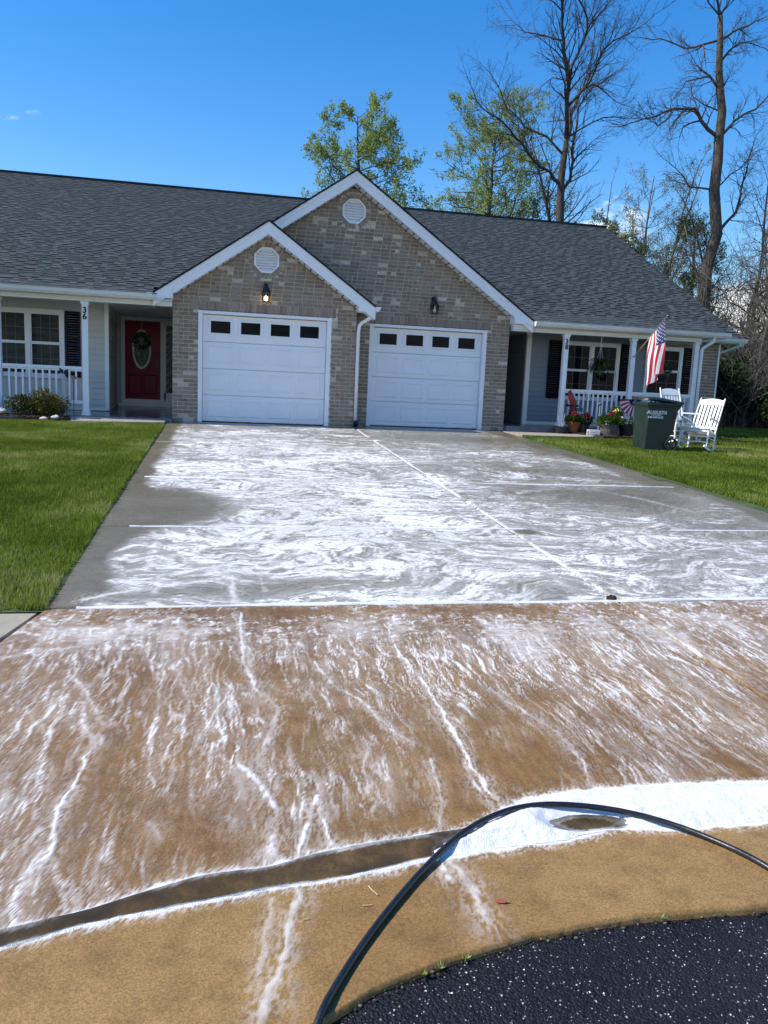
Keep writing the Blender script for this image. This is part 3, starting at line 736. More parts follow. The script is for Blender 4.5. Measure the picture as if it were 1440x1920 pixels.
    t.bump(t.noise(v, 26, 2), .08, .01); M['water'] = t.m
    tp = t.n('ShaderNodeBsdfTransparent'); ms = t.n('ShaderNodeMixShader')
    t.l(t.mr(t.noise(v, 5, 4), .35, .65, .25, .95), ms.inputs[0]); t.l(tp.outputs[0], ms.inputs[1]); t.l(t.p.outputs[0], ms.inputs[2]); t.l(ms.outputs[0], t.out.inputs[0])
    n = 120; xs = np.linspace(-1.4, 4.3, n)
    up = np.interp(xs, [p[0] for p in G_UP]+[1.2, 1.45, 1.6, 4.3], [p[1] for p in G_UP]+[2.50, 2.49, 2.47, 2.53])+.006
    lo = np.interp(xs, [p[0] for p in G_LO]+[.85, .954, 1.153, 1.23, 1.425, 1.5, 1.6, 4.3], [p[1] for p in G_LO]+[2.375, 2.395, 2.415, 2.41, 2.408, 2.43, 2.45, 2.52])-.004
    up = up-.016*np.clip(fbm(xs*5, xs*0, 81, 4)-.35, 0, 1)*(xs < .9); lo = lo+.03*np.clip(fbm(xs*4, xs*0+3, 82, 4)-.4, 0, 1)*(xs < .9)
    mb = MB()
    for i in range(n):
        z = max(gz(xs[i], lo[i]), gz(xs[i], up[i]))+.0025
        mb.v.extend([(xs[i], lo[i], z), (xs[i], up[i], z)])
        if i: mb.face((2*i-2, 2*i, 2*i+1, 2*i-1))
    mb.build('water', 'water', smooth=True, kind='structure')
build_suds()
# ------------------------------------------------------------------ lawns, walks, beds
def grass_blades(name, poly_fn, x0, x1, y0, y1, n, h, w, parent, zoff=.0):
    x = rng.uniform(x0, x1, n); y = rng.uniform(y0, y1, n); k = poly_fn(x, y); x, y = x[k], y[k]; n = len(x)
    z = lawn_z(x, y)+zoff
    tall = (.55+.75*fbm(x*1.7, y*1.7, 70, 3))*(.6+.8*rng.random(n))*h
    a = rng.uniform(0, 6.283, n); lean = rng.uniform(.1, .75, n)*tall; la = rng.uniform(0, 6.283, n)
    ww = w*(.6+.7*rng.random(n))*(1+np.hypot(x, y)/22)
    dx, dy = np.cos(a)*ww, np.sin(a)*ww; lx, ly = np.cos(la)*lean, np.sin(la)*lean
    V = np.stack([np.stack([x-dx*1.3, y-dy*1.3, z-.008], -1), np.stack([x+dx*1.3, y+dy*1.3, z-.008], -1), np.stack([x+lx, y+ly, z+tall], -1)], 1).reshape(-1, 3)
    F = (np.arange(n)*3)[:, None]+np.array([0, 1, 2])
    patch = fbm(x*.9, y*.9, 71, 4); r = np.clip(.5+1.7*(patch-.5)+.8*(fbm(x*4, y*4, 79, 3)-.5)+.42*(rng.random(n)-.5)+.5*(rng.random(n) > .965), 0, 1)
    link(name, np_mesh(name, V, F, 'grass', fattrs={'rnd': r}), parent, kind='stuff')
def lawn_z(x, y):
    return .05*(np.minimum(y, 16.4)-16.4)+.012+.02*(fbm(x*.7, y*.7, 72, 3)-.5)
def lawn_left(x, y):
    return (x < -1.0-.05*(fbm(y*4, y*0, 73, 3)-.4)) & (y > 4.885+.02*fbm(x*5, x*0, 74, 2)) & (y < np.where(x > -2.62, 15.45+.22*(x+2.62), 15.62+.1*np.sin(x*1.3)))
def lawn_right(x, y):
    e = 6.14+.04*(16.4-y)+.07*(fbm(y*3, y*0, 75, 3)-.4)
    return (x > e) & (y < 24) & (y > 2) & ((y < 15.58+.05*(fbm(x*3, x*0, 76, 2)-.5)) | ((x > 8.9) & (y < 16.7)) | (x > 12.7))
def lawn_sheet(name, x0, x1, y0, y1, fn):
    X, Y = np.meshgrid(np.linspace(x0, x1, 140), np.linspace(y0, y1, 90))
    idx = np.arange(X.size).reshape(X.shape); F = np.stack([idx[:-1, :-1], idx[:-1, 1:], idx[1:, 1:], idx[1:, :-1]], -1).reshape(-1, 4)
    cx = X.ravel()[F].mean(1); cy = Y.ravel()[F].mean(1); F = F[fn(cx, cy)]
    u, inv = np.unique(F, return_inverse=True)
    V = np.stack([X, Y, lawn_z(X, Y)-.012], -1).reshape(-1, 3)[u]
    return link(name, np_mesh(name, V, inv.reshape(-1, 4), 'lawn_soil', smooth=True), kind='structure')
def build_lawns():
    L = lawn_sheet('lawn', -14, -.985, 4.88, 15.9, lambda x, y: (y < 15.75) & (x < 0))
    grass_blades('grass', lawn_left, -5.2, -1.0, 4.9, 15.7, 250000, .034, .0026, L)
    grass_blades('grass', lawn_left, -11, -5.2, 4.9, 15.7, 24000, .05, .006, L)
    Rr = lawn_sheet('lawn', 5.9, 24, 2.2, 24, lambda x, y: lawn_right(x+.15, y))
    grass_blades('grass', lawn_right, 6.1, 13.5, 7.0, 17, 220000, .034, .0034, Rr)
    grass_blades('grass', lawn_right, 9, 20, 15, 24, 45000, .06, .007, Rr)
    # longer tufts along the drive edges
    grass_blades('grass', lambda x, y: lawn_left(x, y) & (x > -1.16), -1.16, -1.0, 4.9, 15.4, 6500, .058, .003, L)
    grass_blades('grass', lambda x, y: lawn_right(x, y) & (x < 6.3+.04*(16.4-y)), 6.1, 6.9, 6, 15.5, 9000, .055, .0036, Rr)
    # street-side walk left of the apron
    mb = MB(); n = 24
    for i in range(n+1):
        y = 1.0+(4.9-1.0)*i/n; z = -.586+.03*(y-4.9)*.9
        xr = float(xleft(y))-.03
        mb.v.extend([(-9., y, z), (xr, y, z), (xr, y, z-.2)])
        if i:
            b = 3*i-3; mb.face((b, b+1, b+4, b+3)); mb.face((b+1, b+2, b+5, b+4))
    mb.v.extend([(-9., 4.9, -.9), (float(xleft(4.9))-.03, 4.9, -.9)])
    mb.build('sidewalk', 'walk_dry', kind='structure')
    # entry walks
    def walk(poly, z, cuts=()):
        mb = MB(); mb.prismz(poly, -.2, z); return mb.build('walkway', 'concrete_walk', kind='structure', bevel=.008)
    mb = MB(); q = [(-2.62, 15.40, -.014), (-1.01, 15.72, .004), (-1.01, 16.19, .046), (-2.80, 16.19, .046)]
    mb.add(q+[(x, y, -.25) for x, y, z in q], [(0, 1, 2, 3), (0, 4, 5, 1), (1, 5, 6, 2), (2, 6, 7, 3), (3, 7, 4, 0)])
    mb.build('walkway', 'concrete_walk', kind='structure')
    walk([(6.16, 15.60), (7.45, 15.62), (7.9, 15.85), (8.0, 16.15), (7.75, 16.90), (6.16, 17.1)], .004).data.materials[0] = M['walk_dry']
    mb = MB(); mb.box(-2.52, -2.18, 15.82, 15.97, .0, .034)
    for i in range(9): mb.box(-2.50+.036*i, -2.482+.036*i, 15.83, 15.96, .034, .037)
    mb.build('drain_grate', 'grate', label='small grey drain grate set in the pale walk', category='grate')
    # mulch beds
    def bed(poly, box, n):
        mb = MB(); mb.prismz(poly, -.1, .02); o = mb.build('mulch_bed', 'soil', kind='structure')
        mb = MB(); k = 0
        xs = [p[0] for p in poly]; ys = [p[1] for p in poly]
        while k < n:
            x, y = random.uniform(*box[:2]), random.uniform(*box[2:])
            c = False; j = len(poly)-1
            for i in range(len(poly)):
                if ((poly[i][1] > y) != (poly[j][1] > y)) and x < (poly[j][0]-poly[i][0])*(y-poly[i][1])/(poly[j][1]-poly[i][1])+poly[i][0]: c = not c
                j = i
            if not c: continue
            a = random.uniform(0, 6.28); mb.cur = random.random()
            mb.obox((x, y, .024+random.random()*.02), (math.cos(a), math.sin(a), random.uniform(-.4, .4)), (-math.sin(a), math.cos(a), .1), (0, 0, 1), random.uniform(.012, .035), .008, .004); k += 1
        mb.build('mulch_chips', 'mulch', o, kind='stuff')
    bed([(-7.5, 15.62), (-2.68, 15.5), (-2.80, 16.18), (-7.5, 16.18)], (-4.6, -2.7, 15.5, 16.18), 1500)
    bed([(8.0, 15.62), (12.4, 15.75), (12.4, 17.0), (7.78, 16.92)], (7.8, 11, 15.6, 16.9), 1300)
M['walk_dry'] = plain('worn_concrete', (.30, .265, .205), .75, .2, 6, bump=.3)
build_lawns()

# ------------------------------------------------------------------ the house
HOUSE = empty('duplex_house', (2.7, 19, 0), label='single storey brick duplex with grey shingle roof and two white garage doors', category='house')
# children keep world coordinates: the parent is only an anchor
def P_inv(o):
    o.matrix_parent_inverse = Matrix.Translation((-2.7, -19, 0)); return o
def H(name, mb, mat, smooth=False, bevel=0., **k):
    return P_inv(mb.build(name, mat, HOUSE, smooth, bevel, **k))
def sub(o, name, mb, mat, smooth=False, bevel=0., **k):
    return mb.build(name, mat, o, smooth, bevel, **k)
BUDGET = {'brick': 300, 'shingle': 300}
def brick_variants():
    out = []
    for i in range(14):
        mb = MB(); mb.cur = (i+.5)/14
        mb.box(-.5, .5, 0, 1, -.5, .5); out.append(mb.mesh('brick', 'brick'))
    return out
BR = brick_variants()
def subtract(iv, a, b):
    out = []
    for p, q in iv:
        if b <= p or a >= q: out.append((p, q)); continue
        if a > p: out.append((p, a))
        if b < q: out.append((b, q))
    return out
def brick_wall(Y, z0, z1, outline, holes, soldier=None, vent=None, depth=.22, single=0, zsingle=99):
    """outline(z)->(xl,xr); holes: list of fn(z0,z1)->(a,b) or None. Bricks stand proud of recessed mortar."""
    back = MB(); br = MB(); ones = []
    ch, bl, j = .0765, .203, .0135
    n = int(math.ceil((z1-z0)/ch))
    for i in range(n):
        a, b = z0+i*ch, min(z0+(i+1)*ch, z1)
        if b-a < .02: continue
        zm = (a+b)/2; xl, xr = outline(zm)
        if xr-xl < .05: continue
        iv = [(xl, xr)]; ivb = [(xl, xr)]
        for h in holes:
            q = h(a, b)
            if q: iv = subtract(iv, *q); ivb = subtract(ivb, *q)
        if soldier and a < soldier[3]-.01 and b > soldier[2]+.01: iv = subtract(iv, soldier[0], soldier[1])
        if vent:
            vx, vz, vr = vent; dz = max(0, abs(zm-vz)-.02)
            if dz < vr: q = math.sqrt(vr*vr-dz*dz); iv = subtract(iv, vx-q, vx+q)
        for p, q in ivb: back.box(p, q, Y+.004, Y+depth, a, b)
        off = (i % 2)*.5*bl+xl-bl
        for p, q in iv:
            k = math.floor((p-off)/bl)
            while True:
                x0 = max(p, off+k*bl+j/2 if off+k*bl > p else p); x1 = min(q, off+(k+1)*bl-j/2 if off+(k+1)*bl < q else q)
                if off+k*bl >= q: break
                k += 1
                if x1-x0 < .015: continue
                r = random.random(); r = .93+.07*random.random() if random.random() < .06 else r*.85
                yo = Y-random.uniform(.003, .0105)
                if x1-x0 > .17 and random.random() < .30:      # snapped headers
                    xm = (x0+x1)/2; ones.append((x0, xm-j/2, a+j/2, b-j/2, yo, r)); x0 = xm+j/2; r = .93+.07*random.random() if random.random() < .1 else random.random()*.85
                ones.append((x0, x1, a+j/2, b-j/2, yo, r))
    if soldier:
        x = soldier[0]
        while x < soldier[1]-.03:
            ones.append((x+j/2, min(x+.0765, soldier[1])-j/2, soldier[2]+.004, soldier[3]-.004, Y-random.uniform(.006, .012), random.random()*.95)); x += .0765
    w = H('brick_wall', back, 'mortar')
    ones.sort(key=lambda t: t[2])
    k = 0
    for x0, x1, a, b, yo, r in ones:
        if k < single and BUDGET['brick'] > 0 and a < zsingle:
            k += 1; BUDGET['brick'] -= 1
            o = link('brick', BR[min(13, int(r*14))], w)
            o.location = ((x0+x1)/2, yo, (a+b)/2); o.scale = (x1-x0, .03, b-a)
        else:
            br.cur = r; br.box(x0, x1, yo, yo+.03, a, b)
    if vent:
        vx, vz, vr = vent; m = 26
        for i in range(m):
            an = 2*math.pi*(i+.5)/m; c = (vx+math.cos(an)*(vr-.055), Y+.006, vz+math.sin(an)*(vr-.055))
            br.cur = random.uniform(.5, 1)
            br.obox(c, (math.cos(an), 0, math.sin(an)), (-math.sin(an), 0, math.cos(an)), (0, 1, 0), .05, .5*(2*math.pi*(vr-.055)/m)-.006, .018)
    if br.f: sub(w, 'bricks', br, 'brick', kind='stuff')
    return w
YL, YR = 16.46, 17.163
GW, GH = 2.645, 2.19
def gable(cx, apex, slope, xl, xr, ze):
    def f(z):
        if z <= ze: return (xl, xr)
        d = (apex-z)/slope; return (max(xl, cx-d), min(xr, cx+d))
    return f
xa, xb = -.414, -.414+GW
xc, xd = 3.153, 3.153+GW
rect = lambda x0, x1, z0, z1: (lambda a, b: (x0, x1) if a < z1-.01 and b > z0+.01 else None)
brick_wall(YL, 0, 3.72, gable(.91, 3.68, .69, -.9, 2.74, 2.33), [rect(xa, xb, -1, GH)], (xa-.10, xb+.10, GH, 31*.0765), (.895, 3.225, .355), .2, 300)
brick_wall(YR, 0, 4.97, gable(2.70, 4.95, .685, -.9, 6.31, 2.36), [rect(xc, xd, -1, GH), rect(-.91, 2.7, -1, 2.30)], (xc-.10, xd+.10, GH, 31*.0765), (2.72, 4.445, .355))
brick_wall(18.5, .05, 2.42, lambda z: (10.38, 12.45), [rect(10.42, 11.44, .93, 2.18)])
mb = MB(); mb.box(-.9, -.72, 16.68, 20.4, 0, 2.35); mb.box(2.56, 2.74, 16.67, 17.16, 0, 2.36); mb.box(6.13, 6.31, 17.39, 21.2, 0, 2.36)
mb.box(12.27, 12.45, 18.73, 34, 0, 2.4); mb.box(-11, 12.2, 34, 34.2, 0, 2.4)
H('side_wall', mb, 'mortar')
mb = MB(); mb.box(-.6, 2.5, 19.5, 19.6, 0, 2.3); mb.box(2.9, 6.1, 20, 20.1, 0, 2.3); H('garage_back', mb, 'dark_grey')

# ---- shingle roofs
def shingle_variants():
    out = []
    for i in range(10):
        mb = MB(); mb.cur = (i+.5)/10; th = 1.0
        mb.add([(0,0,0),(1,0,0),(1,1,0),(0,1,0),(0,0,1),(1,0,1),(1,1,.12),(0,1,.12)], [(4,5,6,7),(0,1,5,4),(1,2,6,5),(3,0,4,7)])
        out.append(mb.mesh('shingle', 'shingle'))
    return out
SH = shingle_variants()
def roof_plane(x0, x1, Y0, z0, Y1, z1, visible, single=0, dk=None):
    dy, dz = Y1-Y0, z1-z0; L = math.hypot(dy, dz); uy, uz = dy/L, dz/L
    up = Vector((0, -uz, uy)); al = Vector((0, uy, uz))
    deck = MB(); t = .05
    for a, b, k in dk or ((x0, x1, 0.),):
        ya, za = Y0+dy*k, z0+dz*k
        deck.prismx([(ya, za-t), (Y1, z1-t), (Y1, z1-.004), (ya, za-.004)], a, b)
    roof = H('roof', deck, 'roof_deck')
    mb = MB(); e = .145; n = int(L/e); k = 0
    raised = False
    for i in range(n+1):
        s = i*e; x = x0-random.uniform(0, .3); y, z = Y0+uy*s, z0+uz*s
        # the course itself, then the raised laminated tabs
        while x < x1:
            w = random.choice((.10, .13, .15, .17, .20)); a, b = max(x, x0), min(x+w, x1); x += w
            if b-a < .02: continue
            raised = (not raised) if random.random() < .8 else raised
            if not visible((a+b)/2, y, z): continue
            th = .013 if raised else .006
            r = random.uniform(.55, .95) if raised else random.uniform(.5, .8)
            le = min(e*1.06, L-s+.02)
            if single and k < single and BUDGET['shingle'] > 0:
                k += 1; BUDGET['shingle'] -= 1
                o = link('shingle', SH[min(9, int(r*10))], roof)
                m = Matrix((Vector((1, 0, 0)), al, up)).transposed().to_4x4(); m.translation = (a, y, z)
                o.matrix_local = m @ Matrix.Diagonal((b-a, le, th, 1))
            else:
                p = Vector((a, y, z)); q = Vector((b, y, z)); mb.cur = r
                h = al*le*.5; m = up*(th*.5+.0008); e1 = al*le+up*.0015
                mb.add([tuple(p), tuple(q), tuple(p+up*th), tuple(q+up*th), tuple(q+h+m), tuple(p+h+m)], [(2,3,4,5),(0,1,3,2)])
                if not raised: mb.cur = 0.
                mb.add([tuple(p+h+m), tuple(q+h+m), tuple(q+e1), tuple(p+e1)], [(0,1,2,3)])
                if raised:
                    mb.add([tuple(p), tuple(p+up*th), tuple(p+e1), tuple(q), tuple(q+up*th), tuple(q+e1)], [(0,1,2),(3,5,4)])
    sub(roof, 'shingles', mb, 'shingle', kind='stuff')
    return roof
RY, RZ = 26.45, 6.64
def gz_left(x): return 3.91-.69*abs(x-.91)
def gz_right(x): return 5.18-.685*abs(x-2.70)
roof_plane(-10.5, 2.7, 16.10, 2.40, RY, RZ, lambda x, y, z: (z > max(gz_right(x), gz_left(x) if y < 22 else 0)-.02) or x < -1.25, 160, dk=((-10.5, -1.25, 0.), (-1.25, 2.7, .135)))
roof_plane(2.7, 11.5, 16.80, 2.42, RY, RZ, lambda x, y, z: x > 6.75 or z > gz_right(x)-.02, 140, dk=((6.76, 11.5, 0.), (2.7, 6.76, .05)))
roof_plane(11.45, 12.95, 18.2, 2.44, RY, RZ, lambda x, y, z: True)
mb = MB(); mb.prismx([(RY, RZ-.05), (36, 2.4), (36, 2.44), (RY, RZ-.004)], -10.5, 12.95); H('roof', mb, 'roof_deck')
mb = MB()
x = -10.5
while x < 12.9:                                 # ridge caps
    w = min(.30, 12.95-x); mb.cur = random.uniform(0, .5)
    mb.add([(x, RY-.15, RZ-.045), (x+w+.02, RY-.15, RZ-.05), (x+w+.02, RY, RZ+.03), (x, RY, RZ+.04), (x+w+.02, RY+.15, RZ-.05), (x, RY+.15, RZ-.045)], [(0,1,2,3),(3,2,4,5)]); x += w
H('ridge_cap', mb, 'shingle')
mb = MB(); mb.box(-10.5, 12.9, RY-.16, RY-.10, RZ-.07, RZ+.012); H('ridge_vent_shadow', mb, 'roof_deck')  # ridge vent coloured dark, so its shadow line is put in as a strip
# gable end wall on the right
mb = MB(); mb.add([(12.46, 18.4, 2.4), (12.46, 34, 2.4), (12.46, RY, RZ-.15)], [(0,1,2)]); H('gable_end', mb, 'siding')
mb = MB(); mb.bar((12.93, 18.2, 2.31), (12.93, RY, RZ-.17), .03, .14); H('rake_board', mb, 'white')
mb = MB(); mb.add([(12.46, 18.2, 2.36), (12.94, 18.2, 2.36), (12.94, RY, RZ-.09), (12.46, RY, RZ-.09)], [(0,1,2,3)]); H('soffit', mb, 'white')
# porch roof end: small cheek between porch plane and main plane
mb = MB(); mb.prismx([(16.82, 2.38), (18.6, 2.38), (RY-.3, RZ-.16), (16.82, 2.41)], 11.44, 11.47); H('roof_cheek', mb, 'white')

# ---- front gables: roof slabs, rakes, returns
def gable_front(cx, apex, slope, xl, xr, zl, Yf, Yw, Yb):
    a = math.atan(slope); c, s = math.cos(a), math.sin(a)
    for sg, xe in ((-1, xl), (1, xr)):
        ze = apex-slope*abs(xe-cx)
        top = MB(); o = Vector((cx, 0, apex)); e = Vector((xe, 0, ze)); nrm = Vector((sg*s, 0, c))
        yb = Yb if sg < 0 else (Yb if Yb > 20 else YR-.01)
        n = 7
        # slab
        q = [(cx, apex), (xe, ze), (xe-sg*0, ze-.03), (cx, apex-.03)]
        top.prism(q if sg > 0 else q[::-1], Yf-.02, yb)
        rf = H('roof', top, 'roof_deck')
        sh = MB(); L = (e-o).length; k = int(L/.145); d = (o-e).normalized()
        for i in range(k+1):
            st = e+d*(i*.145); y = Yf-.03
            while y < min(yb, Yf+6):
                w = random.choice((.12, .16, .2, .26)); sh.cur = random.random()
                p0 = st+Vector((0, y, 0)); th = random.choice((.006, .012)); y2 = min(y+w, yb)
                le = min(.15, L-i*.145)
                if le > .02:
                    p1 = st+Vector((0, y2, 0))
                    sh.add([tuple(p0+nrm*.002), tuple(p1+nrm*.002), tuple(p1+d*le+nrm*.002), tuple(p0+d*le+nrm*.002), tuple(p0+nrm*th), tuple(p1+nrm*th), tuple(p1+d*le+nrm*.003), tuple(p0+d*le+nrm*.003)],
                           [(4,7,6,5),(0,4,5,1),(0,3,7,4),(1,5,6,2)] if sg < 0 else [(4,5,6,7),(0,1,5,4),(1,2,6,5),(3,0,4,7)])
                y = y2+.001
        sub(rf, 'shingles', sh, 'shingle', kind='stuff')
        # fascia board in two steps and the soffit under the overhang
        for h0, h1, yo, nm in ((.024, .10, 0., 'rake_trim'), (.09, .215, .012, 'rake_board')):
            f = MB(); q = [(cx, apex-h0/c), (xe, ze-h0/c), (xe, ze-h1/c), (cx, apex-h1/c)]
            f.prism(q if sg > 0 else q[::-1], Yf+yo, Yf+yo+.022); H(nm, f, 'white')
        f = MB(); h = .20; q = [(cx, apex-h/c), (xe, ze-h/c), (xe, ze-(h+.012)/c), (cx, apex-(h+.012)/c)]
        f.prism(q if sg > 0 else q[::-1], Yf+.035, Yw-.006); sf = H('soffit', f, 'white')
        vt = MB(); k = int(L/.16)
        for i in range(1, k):                    # vented soffit slots
            p = e+d*(i*.16)-nrm*(h+.0135)
            vt.obox(p+Vector((0, (Yf+Yw)/2+.02, 0)), (0, 1, 0), d, nrm, .11, .012, .0015)
        sub(sf, 'soffit_slots', vt, 'dark_grey', kind='stuff')
    return
gable_front(.91, 3.935, .69, -1.25, 3.07, 2.4, YL-.33, YL, 22.5)
gable_front(2.70, 5.20, .685, -.95, 6.74, 2.4, YR-.33, YR, 24.0)
def boxed_return(x0, x1, zt0, zt1, zb, Yf):
    mb = MB(); q = [(x0, zb), (x1, zb), (x1, zt1), (x0, zt0)]
    mb.prism(q if x1 > x0 else q[::-1], Yf-.006, Yf+.31); H('eave_return', mb, 'white', bevel=.004)
boxed_return(-1.235, -.885, 2.43, 2.60, 2.345, YL-.33)
boxed_return(3.055, 2.725, 2.43, 2.58, 2.325, YL-.33)
boxed_return(6.725, 6.295, 2.43, 2.68, 2.345, YR-.33)
# step flashing up the right slope of the lower gable
fl = MB()
for i in range(17):
    x = 1.12+i*.105; z = gz_left(x)+.02
    fl.box(x, x+.085, YR-.016, YR-.012, z-.02, z+.075)
H('step_flashing', fl, 'roof_deck')

# ---- gutters, beams, downspouts
def gutter(x0, x1, Y, zt, name='gutter'):
    mb = MB()
    prof = [(Y+.11, zt-.005), (Y+.11, zt-.105), (Y+.03, zt-.105), (Y-.005, zt-.06), (Y-.012, zt-.012), (Y-.022, zt-.010), (Y-.022, zt), (Y+.0, zt)]
    mb.prismx(prof, x0, x1); return H(name, mb, 'cream')
gutter(-10.5, -1.245, 16.0, 2.395); gutter(6.745, 11.52, 16.70, 2.415); gutter(11.56, 12.97, 18.10, 2.43)
def beam(x0, x1, Y, z0, z1, d=.14):
    mb = MB(); mb.box(x0, x1, Y, Y+d, z0, z1); mb.box(x0, x1, Y-.012, Y-.001, z0+.035, z1-.02); return H('porch_beam', mb, 'cream', bevel=.004)
beam(-10.5, -.902, 16.22, 2.20, 2.36); beam(6.312, 10.93, 16.93, 2.20, 2.36)
mb = MB(); mb.box(10.80, 10.93, 17.075, 18.48, 2.20, 2.36); H('porch_beam', mb, 'cream')
mb = MB(); mb.box(-10.5, -.902, 16.362, 20.6, 2.31, 2.33); H('porch_ceiling', mb, 'white')
mb = MB(); mb.box(6.312, 11.4, 17.075, 21.2, 2.31, 2.33); H('porch_ceiling', mb, 'siding')
for q in ((-10.5, -.902, 16.11, 16.22, 2.29, 2.305), (6.75, 11.46, 16.81, 16.929, 2.29, 2.305), (11.47, 12.9, 18.2, 18.49, 2.31, 2.33)):
    mb = MB(); mb.box(*q); H('soffit', mb, 'siding')
def side_gutter(x, Y0, Y1, zt, sg):
    mb = MB(); prof = [(x, zt-.005), (x, zt-.09), (x+sg*.07, zt-.09), (x+sg*.115, zt-.03), (x+sg*.12, zt)]
    mb.prism(prof if sg > 0 else prof[::-1], Y0, Y1); H('gutter', mb, 'white')
side_gutter(3.06, YL-.345, YR-.02, 2.435, 1); side_gutter(6.73, YR-.345, 17.0, 2.44, 1); side_gutter(-1.24, YL-.345, 16.3, 2.43, -1)
def downspout(pts):
    mb = MB(); pts = [Vector(p) for p in pts]; sm = [pts[0]]
    for a, b, c in zip(pts, pts[1:], pts[2:]):
        r = min((b-a).length, (c-b).length)*.35
        p, q = b+(a-b).normalized()*r, b+(c-b).normalized()*r
        for k in range(5):
            t = k/4; sm.append((1-t)**2*p+2*t*(1-t)*b+t*t*q)
    sm.append(pts[-1]); mb.tube(sm, .036, 8); return H('downspout', mb, 'white', smooth=True)
downspout([(3.02, YL-.18, 2.34), (3.02, YL-.18, 2.24), (2.81, YL-.03, 2.10), (2.785, YL-.03, 1.95), (2.785, YL-.03, .12)])
mb = MB(); mb.obox((2.79, YL-.07, .07), (0, 1, -.5), (1, 0, 0), (0, .5, 1), .09, .04, .035); H('downspout_boot', mb, 'rubber')
downspout([(11.15, 16.78, 2.32), (11.15, 16.80, 2.22), (10.96, 16.93, 2.06), (10.955, 16.93, 1.9), (10.955, 16.93, .15)])
downspout([(12.80, 18.16, 2.33), (12.80, 18.16, 2.28), (12.66, 18.55, 2.14), (12.50, 18.9, 2.02), (12.50, 18.95, .1)])
mb = MB(); mb.box(12.43, 12.475, 18.475, 18.52, .05, 2.36); H('corner_trim', mb, 'white')

# ---- garage doors
def garage_door(x, Y):
    fr = MB(); w = .085
    fr.box(x, x+w, Y-.004, Y+.14, 0, GH); fr.box(x+GW-w, x+GW, Y-.004, Y+.14, 0, GH); fr.box(x+w, x+GW-w, Y-.004, Y+.14, GH-.06, GH)
    H('garage_frame', fr, 'white', bevel=.006)
    x0, x1, z1 = x+w+.004, x+GW-w-.004, GH-.064
    d = MB(); d.box(x0, x1, Y+.150, Y+.18, .012, z1); root = H('garage_door', d, 'door_white')
    sh = (z1-.02)/4; pw = (x1-x0-.10)/4
    for r in range(4):
        a = .016+r*sh; s = MB(); s.box(x0, x1, Y+.112, Y+.149, a+.004, a+sh-.005)
        sub(root, 'door_section', s, 'door_white', bevel=.006)
        for c in range(4):
            px = x0+.05+c*pw+.045; pe = px+pw-.09; pz, pt = a+.085, a+sh-.08
            if r < 3:
                p = MB(); rb = .022; y = Y+.112
                p.add([(px, y+.001, pz), (pe, y+.001, pz), (pe, y+.001, pt), (px, y+.001, pt),
                       (px+rb, y-.010, pz+rb), (pe-rb, y-.010, pz+rb), (pe-rb, y-.010, pt-rb), (px+rb, y-.010, pt-rb),
                       (px+rb*1.7, y-.010, pz+rb*1.7), (pe-rb*1.7, y-.010, pz+rb*1.7), (pe-rb*1.7, y-.010, pt-rb*1.7), (px+rb*1.7, y-.010, pt-rb*1.7),
                       (px+rb*2.6, y-.003, pz+rb*2.6), (pe-rb*2.6, y-.003, pz+rb*2.6), (pe-rb*2.6, y-.003, pt-rb*2.6), (px+rb*2.6, y-.003, pt-rb*2.6)],
                      [(0,1,5,4),(1,2,6,5),(2,3,7,6),(3,0,4,7),(4,5,9,8),(5,6,10,9),(6,7,11,10),(7,4,8,11),(8,9,13,12),(9,10,14,13),(10,11,15,14),(11,8,12,15),(12,13,14,15)])
                sub(root, 'raised_panel', p, 'door_white')
            else:
                pz, pt = a+.13, a+sh-.075; f = .045
                p = MB(); y = Y+.094; px += .015; pe -= .015
                p.box(px, px+f, y, Y+.1125, pz, pt); p.box(pe-f, pe, y, Y+.1125, pz, pt); p.box(px+f, pe-f, y, Y+.1125, pz, pz+f); p.box(px+f, pe-f, y, Y+.1125, pt-f, pt)
                sub(root, 'window_frame', p, 'door_white', bevel=.006)
                p = MB(); p.box(px+f+.001, pe-f-.001, y+.012, Y+.1118, pz+f+.001, pt-f-.001)
                sub(root, 'window_pane', p, 'glass_dark')
    wp = MB(); wp.box(x0, x1, Y+.105, Y+.15, -.004, .011); sub(root, 'weather_seal', wp, 'rubber')
    return root
garage_door(xa, YL); garage_door(xc, YR)

# ---- octagonal louvre vents
def vent(x, z, Y, r=.245):
    oc = [(x+r*1.0824*math.cos(R(22.5+45*i)), z+r*1.0824*math.sin(R(22.5+45*i))) for i in range(8)]
    ic = [(x+(r-.035)*1.0824*math.cos(R(22.5+45*i)), z+(r-.035)*1.0824*math.sin(R(22.5+45*i))) for i in range(8)]
    mb = MB(); b = 0
    vs = [(p[0], Y-.03, p[1]) for p in oc]+[(p[0], Y-.03, p[1]) for p in ic]+[(p[0], Y+.02, p[1]) for p in oc]+[(p[0], Y+.01, p[1]) for p in ic]
    fs = []
    for i in range(8):
        k = (i+1) % 8; fs += [(i, i+8, k+8, k), (i, k, k+16, i+16), (i+8, i+24, k+24, k+8)]
    mb.add(vs, fs); root = H('gable_vent', mb, 'white')
    bk = MB(); bk.prism(ic, Y+.004, Y+.012); sub(root, 'vent_back', bk, 'cream')
    n = 8; rr = r-.036
    for i in range(n):
        zz = z-rr+(i+.5)*2*rr/n; hw = min(rr, rr*1.4142-abs(zz-z)-.006)
        s = MB(); s.obox((x, Y-.008, zz), (1, 0, 0), (0, -.5, -.87), (0, -.87, .5), hw, .029, .004); sub(root, 'louvre_slat', s, 'white')
vent(.895, 3.225, YL); vent(2.72, 4.445, YR)

